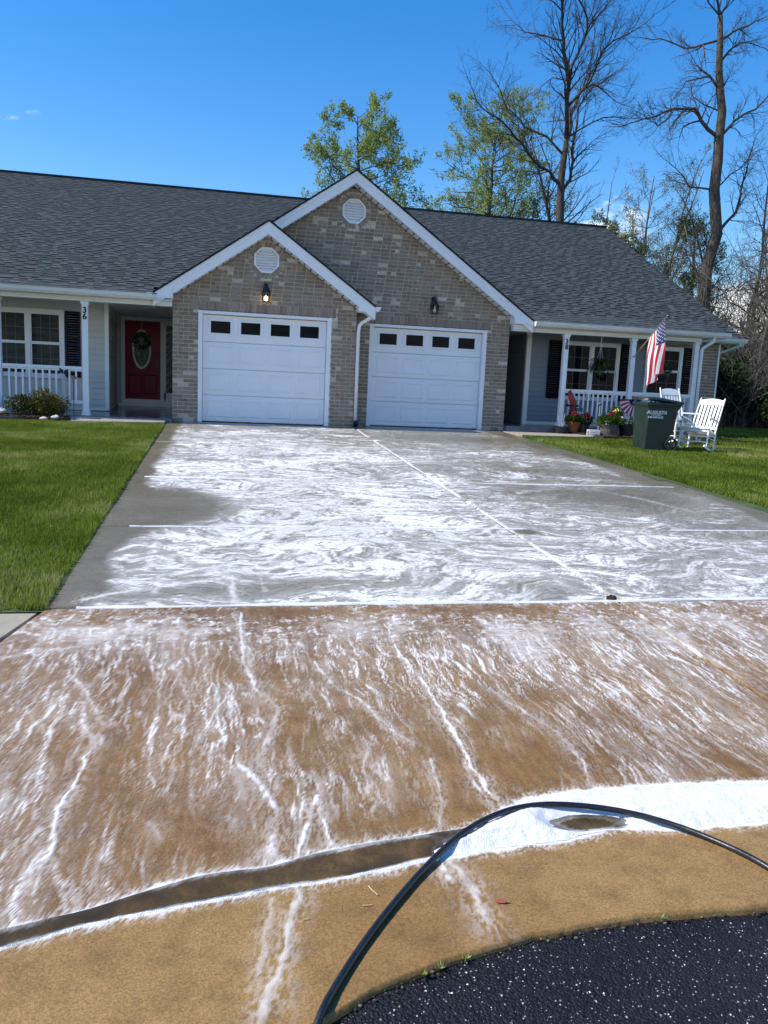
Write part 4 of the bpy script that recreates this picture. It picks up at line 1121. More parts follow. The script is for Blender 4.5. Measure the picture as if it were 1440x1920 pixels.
# ---- wall lanterns
def lantern(x, z, Y, lit):
    mb = MB(); mb.box(x-.045, x+.045, Y-.022, Y-.004, z+.06, z+.30)
    mb.tube([(x, Y-.02, z+.22), (x, Y-.07, z+.30), (x, Y-.13, z+.28)], .011, 6)
    root = H('wall_lantern', mb, 'black')
    yc = Y-.13
    c = MB(); c.lathe([(.004, .30), (.02, .27), (.028, .235), (.055, .20), (.085, .125), (.095, .12), (.095, .105), (.004, .105)], 12, (x, yc, z)); sub(root, 'lantern_cap', c, 'black')
    c = MB()
    for sx in (-1, 1):
        for sy in (-1, 1): c.bar((x+sx*.06, yc+sy*.06, z-.06), (x+sx*.075, yc+sy*.075, z+.108), .011, .011)
    c.box(x-.066, x+.066, yc-.066, yc+.066, z-.072, z-.058)
    sub(root, 'lantern_cage', c, 'black')
    c = MB(); c.ball((x, yc, z+.005), .036, 10, 8, sz=1.35); sub(root, 'bulb', c, 'bulb_lit' if lit else 'bulb_off', smooth=True)
    c = MB(); c.lathe([(.016, .04), (.016, .1)], 8, (x, yc, z)); sub(root, 'bulb_socket', c, 'brass')
    g = MB(); q = .056
    for s0, s1 in (((-1, -1), (1, -1)), ((1, -1), (1, 1)), ((1, 1), (-1, 1)), ((-1, 1), (-1, -1))):
        a, b = .058, .072
        g.add([(x+s0[0]*a, yc+s0[1]*a, z-.056), (x+s1[0]*a, yc+s1[1]*a, z-.056), (x+s1[0]*b, yc+s1[1]*b, z+.104), (x+s0[0]*b, yc+s0[1]*b, z+.104)], [(0,1,2,3)])
    sub(root, 'lantern_glass', g, 'lantern_glass')
lantern(.89, 2.475, YL, True); lantern(4.53, 2.525, YR, False)

# ---- siding walls: every board is a part
def siding_wall(p0, p1, z0, z1, thick=.12, flip=1, sm='siding'):
    p0, p1 = Vector((*p0, 0)), Vector((*p1, 0)); d = (p1-p0); L = d.length; d.normalize(); n = Vector((d.y, -d.x, 0))*flip
    c = (p0+p1)/2-n*thick/2; mb = MB(); mb.obox((c.x, c.y, (z0+z1)/2), d, n, (0, 0, 1), L/2, thick/2, (z1-z0)/2)
    w = H('siding_wall', mb, sm); e = .116; k = int(math.ceil((z1-z0)/e))
    for i in range(k):
        a = z0+i*e; b = min(a+e, z1)
        s = MB(); vs = []
        for p in (p0, p1):
            for o, z in ((.001, a), (.026, a), (.026, a+.010), (.004, b), (.001, b)): vs.append(tuple(p+n*o+Vector((0, 0, z))))
        s.add(vs, [(0,1,6,5),(1,2,7,6),(2,3,8,7),(3,4,9,8),(0,4,3,2,1),(5,6,7,8,9)]); sub(w, 'siding_board', s, sm)
    return w
WL, WR = 17.8, 18.5
siding_wall((-10.5, WL), (-2.30, WL), .10, 2.32); siding_wall((-2.30, WL+.01), (-2.44, 20.5), .10, 2.32); siding_wall((-2.44, 20.5), (-.9, 20.5), .10, 2.32)
siding_wall((7.30, WR), (10.38, WR), .10, 2.32, sm='siding_darker'); siding_wall((6.31, 21.2), (7.30, 21.2), .10, 2.32, sm='siding_darker'); siding_wall((7.30, WR+.05), (7.42, 21.19), .1, 2.32, flip=-1, sm='siding_darker')
for q in ((-2.345, -2.265, WL-.036, WL+.06, .11, 2.31), (7.265, 7.375, WR-.036, WR+.06, .11, 2.31)):
    mb = MB(); mb.box(*q); H('corner_trim', mb, 'white')
mb = MB(); mb.box(7.376, 10.3, WR-.034, WR-.028, .115, .19); mb.box(-10.5, -2.346, WL-.034, WL-.028, .10, .16); H('base_trim', mb, 'cream')

# ---- windows with shutters
def window(x0, x1, z0, z1, Y, n, glass, grid=True, fw=.075):
    mb = MB(); y0, y1 = Y-.055, Y-.002
    mb.box(x0, x0+fw, y0, y1, z0, z1); mb.box(x1-fw, x1, y0, y1, z0, z1); mb.box(x0+fw, x1-fw, y0, y1, z1-fw, z1); mb.box(x0-.02, x1+.02, y0-.015, y1, z0-.03, z0+.035)
    root = H('window', mb, 'white', bevel=.004)
    w = (x1-x0-2*fw-(n-1)*fw)/n
    for k in range(n):
        a = x0+fw+k*(w+fw); b = a+w
        if k: m = MB(); m.box(a-fw, a, y0+.002, y1, z0+.036, z1-fw-.001); sub(root, 'mullion', m, 'white', bevel=.004)
        zm = (z0+z1)/2
        for lo, hi, yy in ((z0+.037, zm, .030), (zm, z1-fw-.001, .018)):
            s = MB(); f = .028; y = y0+yy-.006
            s.box(a+.001, a+f, y, y+.02, lo, hi); s.box(b-f, b-.001, y, y+.02, lo, hi); s.box(a+f, b-f, y, y+.02, lo, lo+f); s.box(a+f, b-f, y, y+.02, hi-f, hi)
            sub(root, 'sash', s, 'white')
            s = MB(); s.box(a+f, b-f, y+.009, y+.015, lo+f, hi-f); sub(root, 'window_pane', s, glass)
            if grid:
                s = MB()
                for q in (1, 2): s.box(a+f+(w-2*f)*q/3-.004, a+f+(w-2*f)*q/3+.004, y+.0065, y+.0088, lo+f, hi-f)
                s.box(a+f, b-f, y+.0062, y+.0086, (lo+hi)/2-.004, (lo+hi)/2+.004); sub(root, 'muntin_bars', s, 'muntin')
    return root
M['muntin'] = plain('muntin_grey', (.12, .13, .13), .5, .05)
M['muntin_dark'] = M['muntin']
window(-4.53, -3.13, .76, 2.12, WL-.02, 2, 'glass'); window(8.20, 9.70, .78, 2.17, WR-.02, 2, 'glass_dark'); window(10.42, 11.44, .95, 2.17, WR+.01, 1, 'glass_dark')
def shutter(x0, x1, z0, z1, Y, mat):
    mb = MB(); f = .045; zm = (z0+z1)/2; y = Y-.05
    mb.box(x0, x0+f, y, Y-.015, z0, z1); mb.box(x1-f, x1, y, Y-.015, z0, z1)
    for a in (z0, zm-f/2, z1-f): mb.box(x0+f, x1-f, y, Y-.015, a, a+f)
    root = H('shutter', mb, mat)
    for lo, hi in ((z0+f, zm-f/2), (zm+f/2, z1-f)):
        n = int((hi-lo)/.05)
        for i in range(n):
            s = MB(); z = lo+(i+.5)*(hi-lo)/n
            s.obox(((x0+x1)/2, Y-.03, z), (1, 0, 0), (0, -.7, -.7), (0, -.7, .7), (x1-x0)/2-f, .026, .004); sub(root, 'shutter_slat', s, mat)
shutter(-3.115, -2.82, .77, 2.11, WL-.02, 'navy'); shutter(-4.85, -4.545, .77, 2.11, WL-.02, 'navy')
shutter(7.83, 8.16, .77, 2.16, WR-.02, 'black_shutter'); shutter(9.73, 10.04, .77, 2.16, WR-.02, 'black_shutter'); shutter(11.47, 11.79, .95, 2.16, WR, 'black_shutter')

# ---- front door of 36
DY = 20.5
mb = MB(); mb.box(-2.32, -2.235, DY-.05, DY-.018, .20, 2.26); mb.box(-1.405, -1.325, DY-.05, DY-.018, .20, 2.26); mb.box(-2.235, -1.405, DY-.05, DY-.018, 2.18, 2.26)
mb.box(-1.325, -.905, DY-.05, DY-.018, 2.10, 2.26); mb.box(-1.325, -1.27, DY-.05, DY-.018, .30, 2.10); mb.box(-.96, -.905, DY-.05, DY-.018, .30, 2.10); mb.box(-1.325, -.905, DY-.05, DY-.018, .20, .48)
H('door_frame', mb, 'white', bevel=.004)
mb = MB(); mb.box(-2.36, -.905, DY-.30, DY-.017, .10, .20); mb.box(-2.235, -1.405, DY-.10, DY-.017, .20, .305); H('door_step', mb, 'white')
mb = MB(); mb.box(-2.233, -1.407, DY-.035, DY-.016, .306, 2.178); door = H('front_door', mb, 'red_door')
def raised(x0, x1, z0, z1):
    mb = MB(); rb = .02; y = DY-.035
    mb.add([(x0,y,z0),(x1,y,z0),(x1,y,z1),(x0,y,z1),(x0+rb,y-.01,z0+rb),(x1-rb,y-.01,z0+rb),(x1-rb,y-.01,z1-rb),(x0+rb,y-.01,z1-rb)], [(0,1,5,4),(1,2,6,5),(2,3,7,6),(3,0,4,7),(4,5,6,7)])
    sub(door, 'door_panel', mb, 'red_door')
raised(-2.15, -1.84, .42, .90); raised(-1.80, -1.49, .42, .90); raised(-2.15, -1.49, 2.02, 2.12)
ocx, ocz, orx, orz = -1.845, 1.505, .225, .475
mb = MB(); n = 32; ring = []
for i in range(n):
    a = 2*math.pi*i/n; ca, sa = math.cos(a), math.sin(a)
    for k, y in ((1., -.036), (.95, -.058), (.80, -.058), (.76, -.037)): mb.v.append((ocx+orx*k*ca, DY+y, ocz+orz*(k+ (1-k)*.4)*sa))
for i in range(n):
    j = (i+1) % n
    for k in range(3): mb.face((i*4+k, i*4+k+1, j*4+k+1, j*4+k))
sub(door, 'oval_frame', mb, 'white', smooth=True)
mb = MB(); mb.prism([(ocx+orx*.79*math.cos(2*math.pi*i/n), ocz+orz*.87*math.sin(2*math.pi*i/n)) for i in range(n)], DY-.043, DY-.038); sub(door, 'oval_glass', mb, 'etched')
mb = MB()
for s in (-1, 1):
    for k in range(3): mb.tube([(ocx+s*.02*k, DY-.046, ocz-.36+.1*k), (ocx+s*(.10+.02*k), DY-.046, ocz-.2+.12*k), (ocx-s*.03*k, DY-.046, ocz+.05+.1*k)], .004, 4)
sub(door, 'leading', mb, 'bulb_off')
mb = MB(); mb.box(-1.50, -1.455, DY-.052, DY-.036, 1.0, 1.25); mb.tube([(-1.478, DY-.05, 1.20), (-1.478, DY-.10, 1.17), (-1.478, DY-.10, 1.06), (-1.478, DY-.05, 1.03)], .01, 6); sub(door, 'door_handle', mb, 'black')
mb = MB(); mb.box(-1.269, -.961, DY-.034, DY-.026, .481, 2.099); sl = H('sidelight', mb, 'etched')
mb = MB()
for k in range(9):
    z = .55+k*.17; mb.tube([(-1.25, DY-.037, z), (-1.17, DY-.037, z+.10), (-1.08, DY-.037, z+.02), (-1.0, DY-.037, z+.13)], .004, 4)
mb.box(-1.269, -.961, DY-.038, DY-.0345, 1.93, 1.945); sub(sl, 'leading', mb, 'bulb_off')
mb = MB(); mb.box(-2.425, -2.405, 19.0, 19.09, .42, .54); H('wall_outlet', mb, 'cream')
mb = MB(); mb.box(6.92, 7.0, 21.13, 21.18, .75, .87); H('wall_outlet', mb, 'cream')
# recessed door of 38, hidden round the corner of the garage but part of the house
mb = MB(); mb.box(6.40, 6.62, 21.14, 21.18, .2, 2.2); H('door_frame', mb, 'white')

# ---- porches
mb = MB(); mb.prismx([(16.20, -.1), (20.5, -.1), (20.5, .15), (16.20, .055)], -10.5, -.902); H('porch_floor', mb, 'porch_slab')
mb = MB(); mb.box(6.312, 11.05, 16.93, 21.2, -.1, .125); H('porch_floor', mb, 'porch_slab', bevel=.01)
def post(x, Y, zb, num=None):
    mb = MB(); mb.box(x-.056, x+.056, Y-.056, Y+.056, zb+.02, 2.199); root = H('porch_post', mb, 'white', bevel=.006)
    b = MB(); b.box(x-.085, x+.085, Y-.085, Y+.085, zb, zb+.035); b.box(x-.07, x+.07, Y-.07, Y+.07, zb+.035, zb+.10); sub(root, 'post_base', b, 'white', bevel=.006)
    b = MB(); b.box(x-.075, x+.075, Y-.075, Y+.075, 2.15, 2.198); sub(root, 'post_cap', b, 'white', bevel=.004)
    if num:
        for k, ch in enumerate(num):
            me = text_mesh('house_number', ch, .155, 'black', .006, bold=.004)
            o = link('house_number', me, root); o.location = (x, Y-.062, 2.035-k*.118); o.rotation_euler = (R(90), 0, 0)
    return root
post(-2.50, 16.31, .058, '36'); post(-4.05, 16.31, .058); post(7.61, 17.02, .125, '38'); post(9.26, 17.02, .125); post(10.86, 17.02, .125)
def railing(p0, p1, zt, zb):
    p0, p1 = Vector((*p0, 0)), Vector((*p1, 0)); d = (p1-p0); L = d.length; d.normalize()
    mb = MB(); up = Vector((0, 0, 1))
    mb.bar(p0+up*(zt-.035), p1+up*(zt-.035), .075, .06); mb.bar(p0+up*(zt-.082), p1+up*(zt-.082), .045, .03)
    mb.bar(p0+up*(zb+.035), p1+up*(zb+.035), .045, .065)
    root = H('railing', mb, 'white', bevel=.004); n = round(L/.117)
    b = MB(); b.box(-.016, .016, -.016, .016, zb+.066, zt-.096); me = b.mesh('baluster', 'white')
    for i in range(n-1):
        o = link('baluster', me, root); q = p0+d*(L*(i+1)/n); o.location = (q.x, q.y, 0)
railing((-3.99, 16.31), (-2.56, 16.31), .985, .27); railing((-8.0, 16.31), (-4.11, 16.31), .985, .27)
railing((7.67, 17.02), (9.20, 17.02), 1.0, .26); railing((9.32, 17.02), (10.80, 17.02), 1.0, .26); railing((10.86, 17.08), (10.86, 18.48), 1.0, .26)
# ------------------------------------------------------------------ things standing about
def T(name, label, cat, loc, rz=0., group=None):
    k = dict(label=label, category=cat)
    if group: k['group'] = group
    return empty(name, loc, rz, **k)
def lawn_h(x, y): return float(lawn_z(np.array([x]), np.array([y]))[0])

# wheeled rubbish bin (local: x along its length, front of the lid at -x, printed side towards -y)
def rubbish_bin():
    x, y = 8.18, 14.02
    t = T('wheelie_bin', 'dark green wheeled rubbish bin with white lettering on the lawn', 'bin', (x, y, lawn_h(x, y)-.005), R(-3))
    mb = MB(); nz = 9; prev = None; W0, W1, D0, D1, Hh = .27, .325, .25, .30, .90
    rings = []
    for i in range(nz):
        k = i/(nz-1); z = .02+k*(Hh-.02); hx, hy = W0+(W1-W0)*k, D0+(D1-D0)*k; cx = .055*k
        if i == nz-1: pass
        r = .05; ring = []
        for sx, sy, a0 in ((1, 1, 0), (-1, 1, 90), (-1, -1, 180), (1, -1, 270)):
            for q in range(5):
                a = R(a0+q*22.5); ring.append((cx+sx*(hx-r)+r*math.cos(a), sy*(hy-r)+r*math.sin(a), z))
        # wheel notch: the rear bottom is pulled in
        if z < .26: ring = [(min(px, .20+.0*z), py, pz) if px > .2 else (px, py, pz) for px, py, pz in ring]
        rings.append(ring)
    m = 20
    for ring in rings: mb.v.extend(ring)
    for i in range(nz-1):
        for j in range(m):
            k = (j+1) % m; mb.face((i*m+j, i*m+k, (i+1)*m+k, (i+1)*m+j))
    mb.face(tuple(range(m-1, -1, -1)))
    mb.build('body', 'bin', t, smooth=False, bevel=.004)
    mb = MB()
    for z0, z1, o in ((.845, .905, .022), (.81, .846, .010)):
        mb.prismz([(-W1-o+.055, -D1-o), (W1+o+.055, -D1-o), (W1+o+.055, D1+o), (-W1-o+.055, D1+o)], z0, z1)
    mb.build('rim', 'bin', t, bevel=.012)
    mb = MB(); n = 14                                                # domed lid, higher at the front
    for i in range(n+1):
        u = i/n; px = -W1+.01+u*(2*W1+.10)
        zz = .915+.085*math.sin(math.pi*min(1, .28+u*.62))**1.2*(1-.55*u)
        for q, dz in ((-D1-.035, -.035), (-D1-.02, 0), (-.12, .022), (.12, .022), (D1+.02, 0), (D1+.035, -.035)): mb.v.append((px, q, zz+dz))
        if i:
            for j in range(5): mb.face(((i-1)*6+j, i*6+j, i*6+j+1, (i-1)*6+j+1))
    mb.face(tuple(range(6))); mb.face(tuple(range(n*6+5, n*6-1, -1)))
    mb.build('lid', 'bin_lid', t, smooth=True)
    mb = MB(); mb.tube([(W1+.04, -D1+.03, .86), (W1+.11, -D1+.05, .90), (W1+.125, 0, .905), (W1+.11, D1-.05, .90), (W1+.04, D1-.03, .86)], .019, 8)
    for sy in (-1, 1): mb.prism([(W1+.02, .74), (W1+.09, .83), (W1+.12, .905), (W1+.04, .905)], sy*(D1-.06)-.012, sy*(D1-.06)+.012)
    mb.build('handle', 'bin_lid', t)
    mb = MB(); mb.tube([(.26, -.30, .125), (.26, .30, .125)], .012, 8); mb.build('axle', 'black', t)
    for sy in (-1, 1):
        w = MB(); yy = sy*.285; prof = [(.125, -.022), (.128, -.01), (.128, .01), (.125, .022), (.095, .024), (.092, -.024), (.125, -.022)]
        b = MB(); b.lathe(prof, 24, cap=False)
        b.v = [(.27+p[0], yy+p[2], .125+p[1]) for p in b.v]
        tyre = b.build('wheel', 'rubber', t, smooth=True)
        h = MB(); h.lathe([(.028, -.026), (.028, .026)], 12); h.v = [(.27+p[0], yy+p[2], .125+p[1]) for p in h.v]
        for i in range(7):
            a = i*2*math.pi/7; h.bar((.27+.02*math.cos(a), yy, .125+.02*math.sin(a)), (.27+.096*math.cos(a), yy, .125+.096*math.sin(a)), .022, .016, (0, 1, 0))
        h.build('rim', 'dark_grey', tyre)
    def print_(s, px, pz, size, shear, bold):
        me = text_mesh('lettering', s, size, 'print_white', .0015, shear, bold)
        o = link('lettering', me, t)
        k = (pz-.02)/(Hh-.02); yy = -(D0+(D1-D0)*k)-.0025
        o.location = (px, yy, pz); o.rotation_euler = (R(90)+math.atan(.05/.81), 0, R(0)); return o
    print_('AUGUSTA', -.085, .715, .088, .28, .0025); print_('540-949-0155', -.10, .625, .055, .1, .002)
    o = print_('COUNTY SERVICE', -.09, .668, .024, .1, .001)
rubbish_bin()

# rocking chairs (local: the sitter looks towards -y)
def rocking_chair(t):
    def part(n, mb, **k): return mb.build(n, 'chair_white', t, bevel=.004, **k)
    w = .27
    for s in (-1, 1):
        mb = MB(); pts = []
        for i in range(13):
            u = i/12; y = -.36+u*.80; pts.append((s*w, y, .022+.30*(y-.02)**2))
        for a, b in zip(pts, pts[1:]): mb.bar(a, b, .03, .042)
        part('rocker', mb)
        mb = MB(); mb.tube([(s*w, -.25, .05), (s*w, -.245, .30), (s*w, -.25, .60)], [.016, .021, .017], 8); part('leg', mb)
        mb = MB(); mb.tube([(s*w*.93, .19, .05), (s*w*.93, .185, .36)], [.016, .02], 8); part('leg', mb)
        mb = MB(); mb.tube([(s*.235, .17, .30), (s*.24, .26, .65), (s*.235, .42, 1.10), (s*.235, .43, 1.13)], [.019, .018, .016, .006], 8); part('back_post', mb)
        mb = MB(); mb.prismz([(s*w-.03, -.30), (s*w+.035, -.31), (s*w+.045, -.24), (s*w+.02, .10), (s*w-.01, .24), (s*w-.035, .22), (s*w-.03, .05)][::1], .60, .622); part('armrest', mb)
        for z in (.14, .24): mb = MB(); mb.tube([(s*w, -.245, z), (s*w*.95, .185, z)], .011, 6); part('stretcher', mb)
    for z in (.15, .25): mb = MB(); mb.tube([(-w, -.245, z), (w, -.245, z)], .012, 6); part('stretcher', mb)
    for yy, zz in ((-.255, .375), (.17, .335)): mb = MB(); mb.box(-w, w, yy-.011, yy+.011, zz-.03, zz+.02); part('seat_rail', mb)
    for i in range(8):
        y = -.27+i*.058; z = .40-.10*(y+.27)+.06*(y+.02)**2
        mb = MB(); mb.obox((0, y, z), (1, 0, 0), (0, 1, -.09), (0, .09, 1), w+.01, .021, .009); part('seat_slat', mb)
    lean = Vector((0, .155, .45)).normalized()
    def bp(z): return Vector((0, .205+(z-.44)*.335, z))
    mb = MB(); n = 9
    for i in range(n):
        x0 = -.222+.444*i/n; x1 = -.222+.444*(i+1)/n; zt = 1.075+.035*math.cos(math.pi*((i+.5)/n-.5))
        a, b = bp(.975), bp(zt); mb.obox(((x0+x1)/2, (a.y+b.y)/2, (a.z+b.z)/2), (1, 0, 0), lean, lean.cross(Vector((1, 0, 0))), (x1-x0)/2+.001, (b-a).length/2, .011)
    part('crest_rail', mb)
    mb = MB(); a, b = bp(.46), bp(.52); mb.bar((-.222, (a.y+b.y)/2, .49), (.222, (a.y+b.y)/2, .49), .022, .06, (0, -.3, 1)); part('lower_rail', mb)
    for i in range(6):
        x = -.175+i*.07; mb = MB(); a, b = bp(.515), bp(.98)
        mb.obox((x, (a.y+b.y)/2, (a.z+b.z)/2), (1, 0, 0), lean, lean.cross(Vector((1, 0, 0))), .021, (b-a).length/2, .007); part('back_slat', mb)
x, y = 9.17, 14.02
t = T('rocking_chair', 'white wooden rocking chair in the sun, standing free on the lawn', 'rocking chair', (x, y, lawn_h(x, y)+.005), R(-41), 'white rocking chairs'); rocking_chair(t)
t.rotation_euler = (R(-10), 0, R(-54)); t.location.z += -.012
def copy_tree(o, parent=None):
    c = o.copy(); col.objects.link(c)
    if parent is not None: c.parent = parent
    for ch in o.children: copy_tree(ch, c)
    return c
c = copy_tree(t); x, y = 9.45, 15.15
c.location = (x, y, lawn_h(x, y)+.03); c.rotation_euler = (0, 0, R(6)); c['label'] = 'white wooden rocking chair by the porch rail, half behind the bin'

# flag on the porch post
def flag():
    A = Vector((9.26, 16.955, 1.77)); B = Vector((9.26, 15.68, 2.61)); d = (B-A).normalized(); L = (B-A).length
    t = T('flag', 'american flag with stars and stripes hanging from a pole on the porch post', 'flag', tuple(A))
    A0 = Vector((0, 0, 0))
    mb = MB(); mb.tube([A0, d*L*.62], .011, 8); mb.build('pole', 'pole_wood', t)
    mb = MB(); mb.tube([d*L*.62, d*L*.99], .0105, 8); mb.ball(tuple(d*L), .016, 8, 6); mb.build('pole_tip', 'aluminium', t)
    mb = MB(); mb.box(-.03, .03, -.004, .009, -.05, .05); mb.tube([(0, 0, 0), d*.10], .016, 8); mb.build('bracket', 'aluminium', t)
    s0, s1 = L*.95, L*.47; F = 1.16
    def pt(s, f, o=0.):
        # s: 0 at the tip side of the hoist .. 1 ; f: 0 at the pole .. 1 at the fly end
        p = d*(s0+(s1-s0)*s)
        g = f**.7
        yy = p.y+g*(.10-.24*(1-s)*0)
        yc = (d*(s0+(s1-s0)*.62)).y
        yy = p.y+(yc-p.y)*.50*g+.03*math.sin(s*9+f*5)*f
        xx = .07*math.sin(s*12+f*2.6)*min(1, f*3)*(.5+.7*f)+.03*math.sin(f*6+s*4)*f+(.05-.20*s*1.0+.07)*g
        zz = p.z-f*F*(1-.10*s*s)+.04*math.sin(s*6)*f
        return Vector((xx+o, yy+o*.6, zz))
    nf = 36
    mb = MB(); ns = 26; idx = {}
    for i in range(ns+1):
        for j in range(nf+1): idx[i, j] = len(mb.v); mb.v.append(tuple(pt(i/ns, j/nf)))
    for i in range(ns):
        for j in range(nf):
            st = i//2
            mb.mat = 2 if (i < 14 and j < nf*.40) else (0 if st % 2 == 0 else 1)
            mb.face((idx[i, j], idx[i+1, j], idx[i+1, j+1], idx[i, j+1]))
    cloth = mb.build('cloth', ['flag_red', 'flag_white', 'flag_blue'], t, smooth=True)
    mb = MB()
    for r in range(9):
        for c_ in range(6 if r % 2 == 0 else 5):
            cs = (r+.75)/9.6*.535; cf = ((c_*2+(1 if r % 2 == 0 else 2)))/12.*.40
            for o in (-.005, .005):
                b = len(mb.v)
                for k in range(10):
                    a = math.pi*k/5+.3; rr = .020 if k % 2 == 0 else .009
                    mb.v.append(tuple(pt(cs+math.cos(a)*rr/.75, max(0, cf+math.sin(a)*rr/F), o)))
                mb.face(tuple(range(b, b+10)))
    mb.build('stars', 'flag_white', cloth, kind='stuff')
flag()

def foliage(mb, c, rx, ry, rz, n, l, w, up=.3, shell=.35):
    for _ in range(n):
        while True:
            p = Vector((random.uniform(-1, 1), random.uniform(-1, 1), random.uniform(-1, 1)))
            if shell < p.length < 1: break
        q = Vector((c[0]+p.x*rx, c[1]+p.y*ry, c[2]+p.z*rz))
        d = Vector((p.x, p.y, p.z+up))+Vector((random.gauss(0, .5), random.gauss(0, .5), random.gauss(0, .5)))
        mb.cur = random.random(); mb.leaf(q, d, Vector((random.gauss(0, 1), random.gauss(0, 1), random.gauss(0, 1)+1)), l*random.uniform(.6, 1.3), w*random.uniform(.7, 1.2))

def hanging_fern():
    x, y, z = 8.45, 16.98, 1.56
    t = T('hanging_fern', 'large green fern in a hanging basket between the porch posts', 'hanging plant', (x, y, z))
    mb = MB(); mb.lathe([(.02, -.14), (.085, -.135), (.115, -.02), (.125, 0), (.115, 0), (.1, -.02)], 16); mb.build('basket', 'pot_black', t, smooth=True)
    mb = MB()
    for k in range(3):
        a = k*2.09; mb.tube([(.115*math.cos(a), .115*math.sin(a), 0), (0, 0, .42)], .003, 4)
    mb.tube([(0, 0, .42), (0, 0, .66)], .006, 5); mb.build('hanger', 'bulb_off', t)
    mb = MB()
    for k in range(120):
        a = random.uniform(0, 6.28); L = random.uniform(.28, .50); e = random.uniform(.1, 1.25); d0 = Vector((math.cos(a)*math.cos(e), math.sin(a)*math.cos(e), math.sin(e)))
        p = Vector((0, 0, .0)); d = d0.copy(); n = 13; side = Vector((-math.sin(a), math.cos(a), 0)); tone = random.random()
        for i in range(n):
            q = p+d*(L/n); u = i/n
            for s in (-1, 1):
                mb.cur = min(1, max(0, tone*.7+random.uniform(0, .3))); mb.leaf(q, side*s+d*.5, d.cross(side)+Vector((0, 0, .3)), .075*(1-u*.75), .022)
            d = (d+Vector((0, 0, -.16-.09*u))).normalized(); p = q
    mb.build('fronds', 'leaf_fern', t)
hanging_fern()
def hanging_bowl():
    x, y, z = 10.03, 16.98, 1.47
    t = T('hanging_basket', 'dark round hanging basket with trailing pink and white flowers beside the flag', 'hanging plant', (x, y, z))
    mb = MB(); mb.lathe([(.01, -.19), (.09, -.17), (.155, -.09), (.18, 0), (.168, 0), (.12, -.03)], 20); mb.build('basket', 'pot_black', t, smooth=True)
    mb = MB()
    for k in range(3): a = k*2.09+.4; mb.tube([(.17*math.cos(a), .17*math.sin(a), 0), (0, 0, .50)], .0035, 4)
    mb.tube([(0, 0, .50), (0, 0, .74)], .006, 5); mb.build('hanger', 'dark_grey', t)
    mb = MB(); foliage(mb, (0, 0, .06), .20, .2, .13, 420, .07, .03); mb.build('foliage', 'leaf_fern', t)
    for c, m, n in (((-.13, -.12, .14), 'petal_white', 16), ((-.16, -.13, .01), 'petal_pink', 22), ((.02, -.17, .03), 'petal_pink', 8)):
        mb = MB(); foliage(mb, c, .05, .05, .035, n, .035, .03, shell=.1); mb.build('flower', m, t)
hanging_bowl()

# wreath on the red door
def wreath():
    x, z, y = -1.845, 1.70, DY-.085
    t = T('wreath', 'round leafy wreath with small pale flowers hanging on the red door', 'wreath', (x, y, z))
    mb = MB()
    mb.tube([(.155*math.cos(2*math.pi*i/24), 0, .155*math.sin(2*math.pi*i/24)) for i in range(25)], .022, 6); mb.build('ring', 'bark_dark', t)
    mb = MB()
    for k in range(760):
        a = random.uniform(0, 6.283); r = .155+random.gauss(0, .024); mb.cur = random.random()*.93
        p = Vector((r*math.cos(a), random.uniform(-.045, .015), r*math.sin(a)))
        d = Vector((-math.sin(a), 0, math.cos(a)))*random.choice((1, -1, 1))+Vector((math.cos(a), 0, math.sin(a)))*random.uniform(-.9, 1.1)+Vector((0, random.uniform(-.7, .1), 0))
        mb.leaf(p, d, (random.gauss(0, .4), -1, random.gauss(0, .4)), random.uniform(.035, .07), .022)
    mb.build('leaves', 'leaf_wreath', t)
    mb = MB()
    for k in range(13):
        a = random.uniform(0, 6.283); r = .155+random.gauss(0, .02); mb.ball((r*math.cos(a), -.05, r*math.sin(a)), random.uniform(.008, .014), 6, 4)
    mb.build('berries', 'flag_white', t)
    mb = MB(); mb.tube([(0, .02, .16), (0, .045, .46)], .004, 5); mb.build('ribbon', 'print_white', t)
wreath()

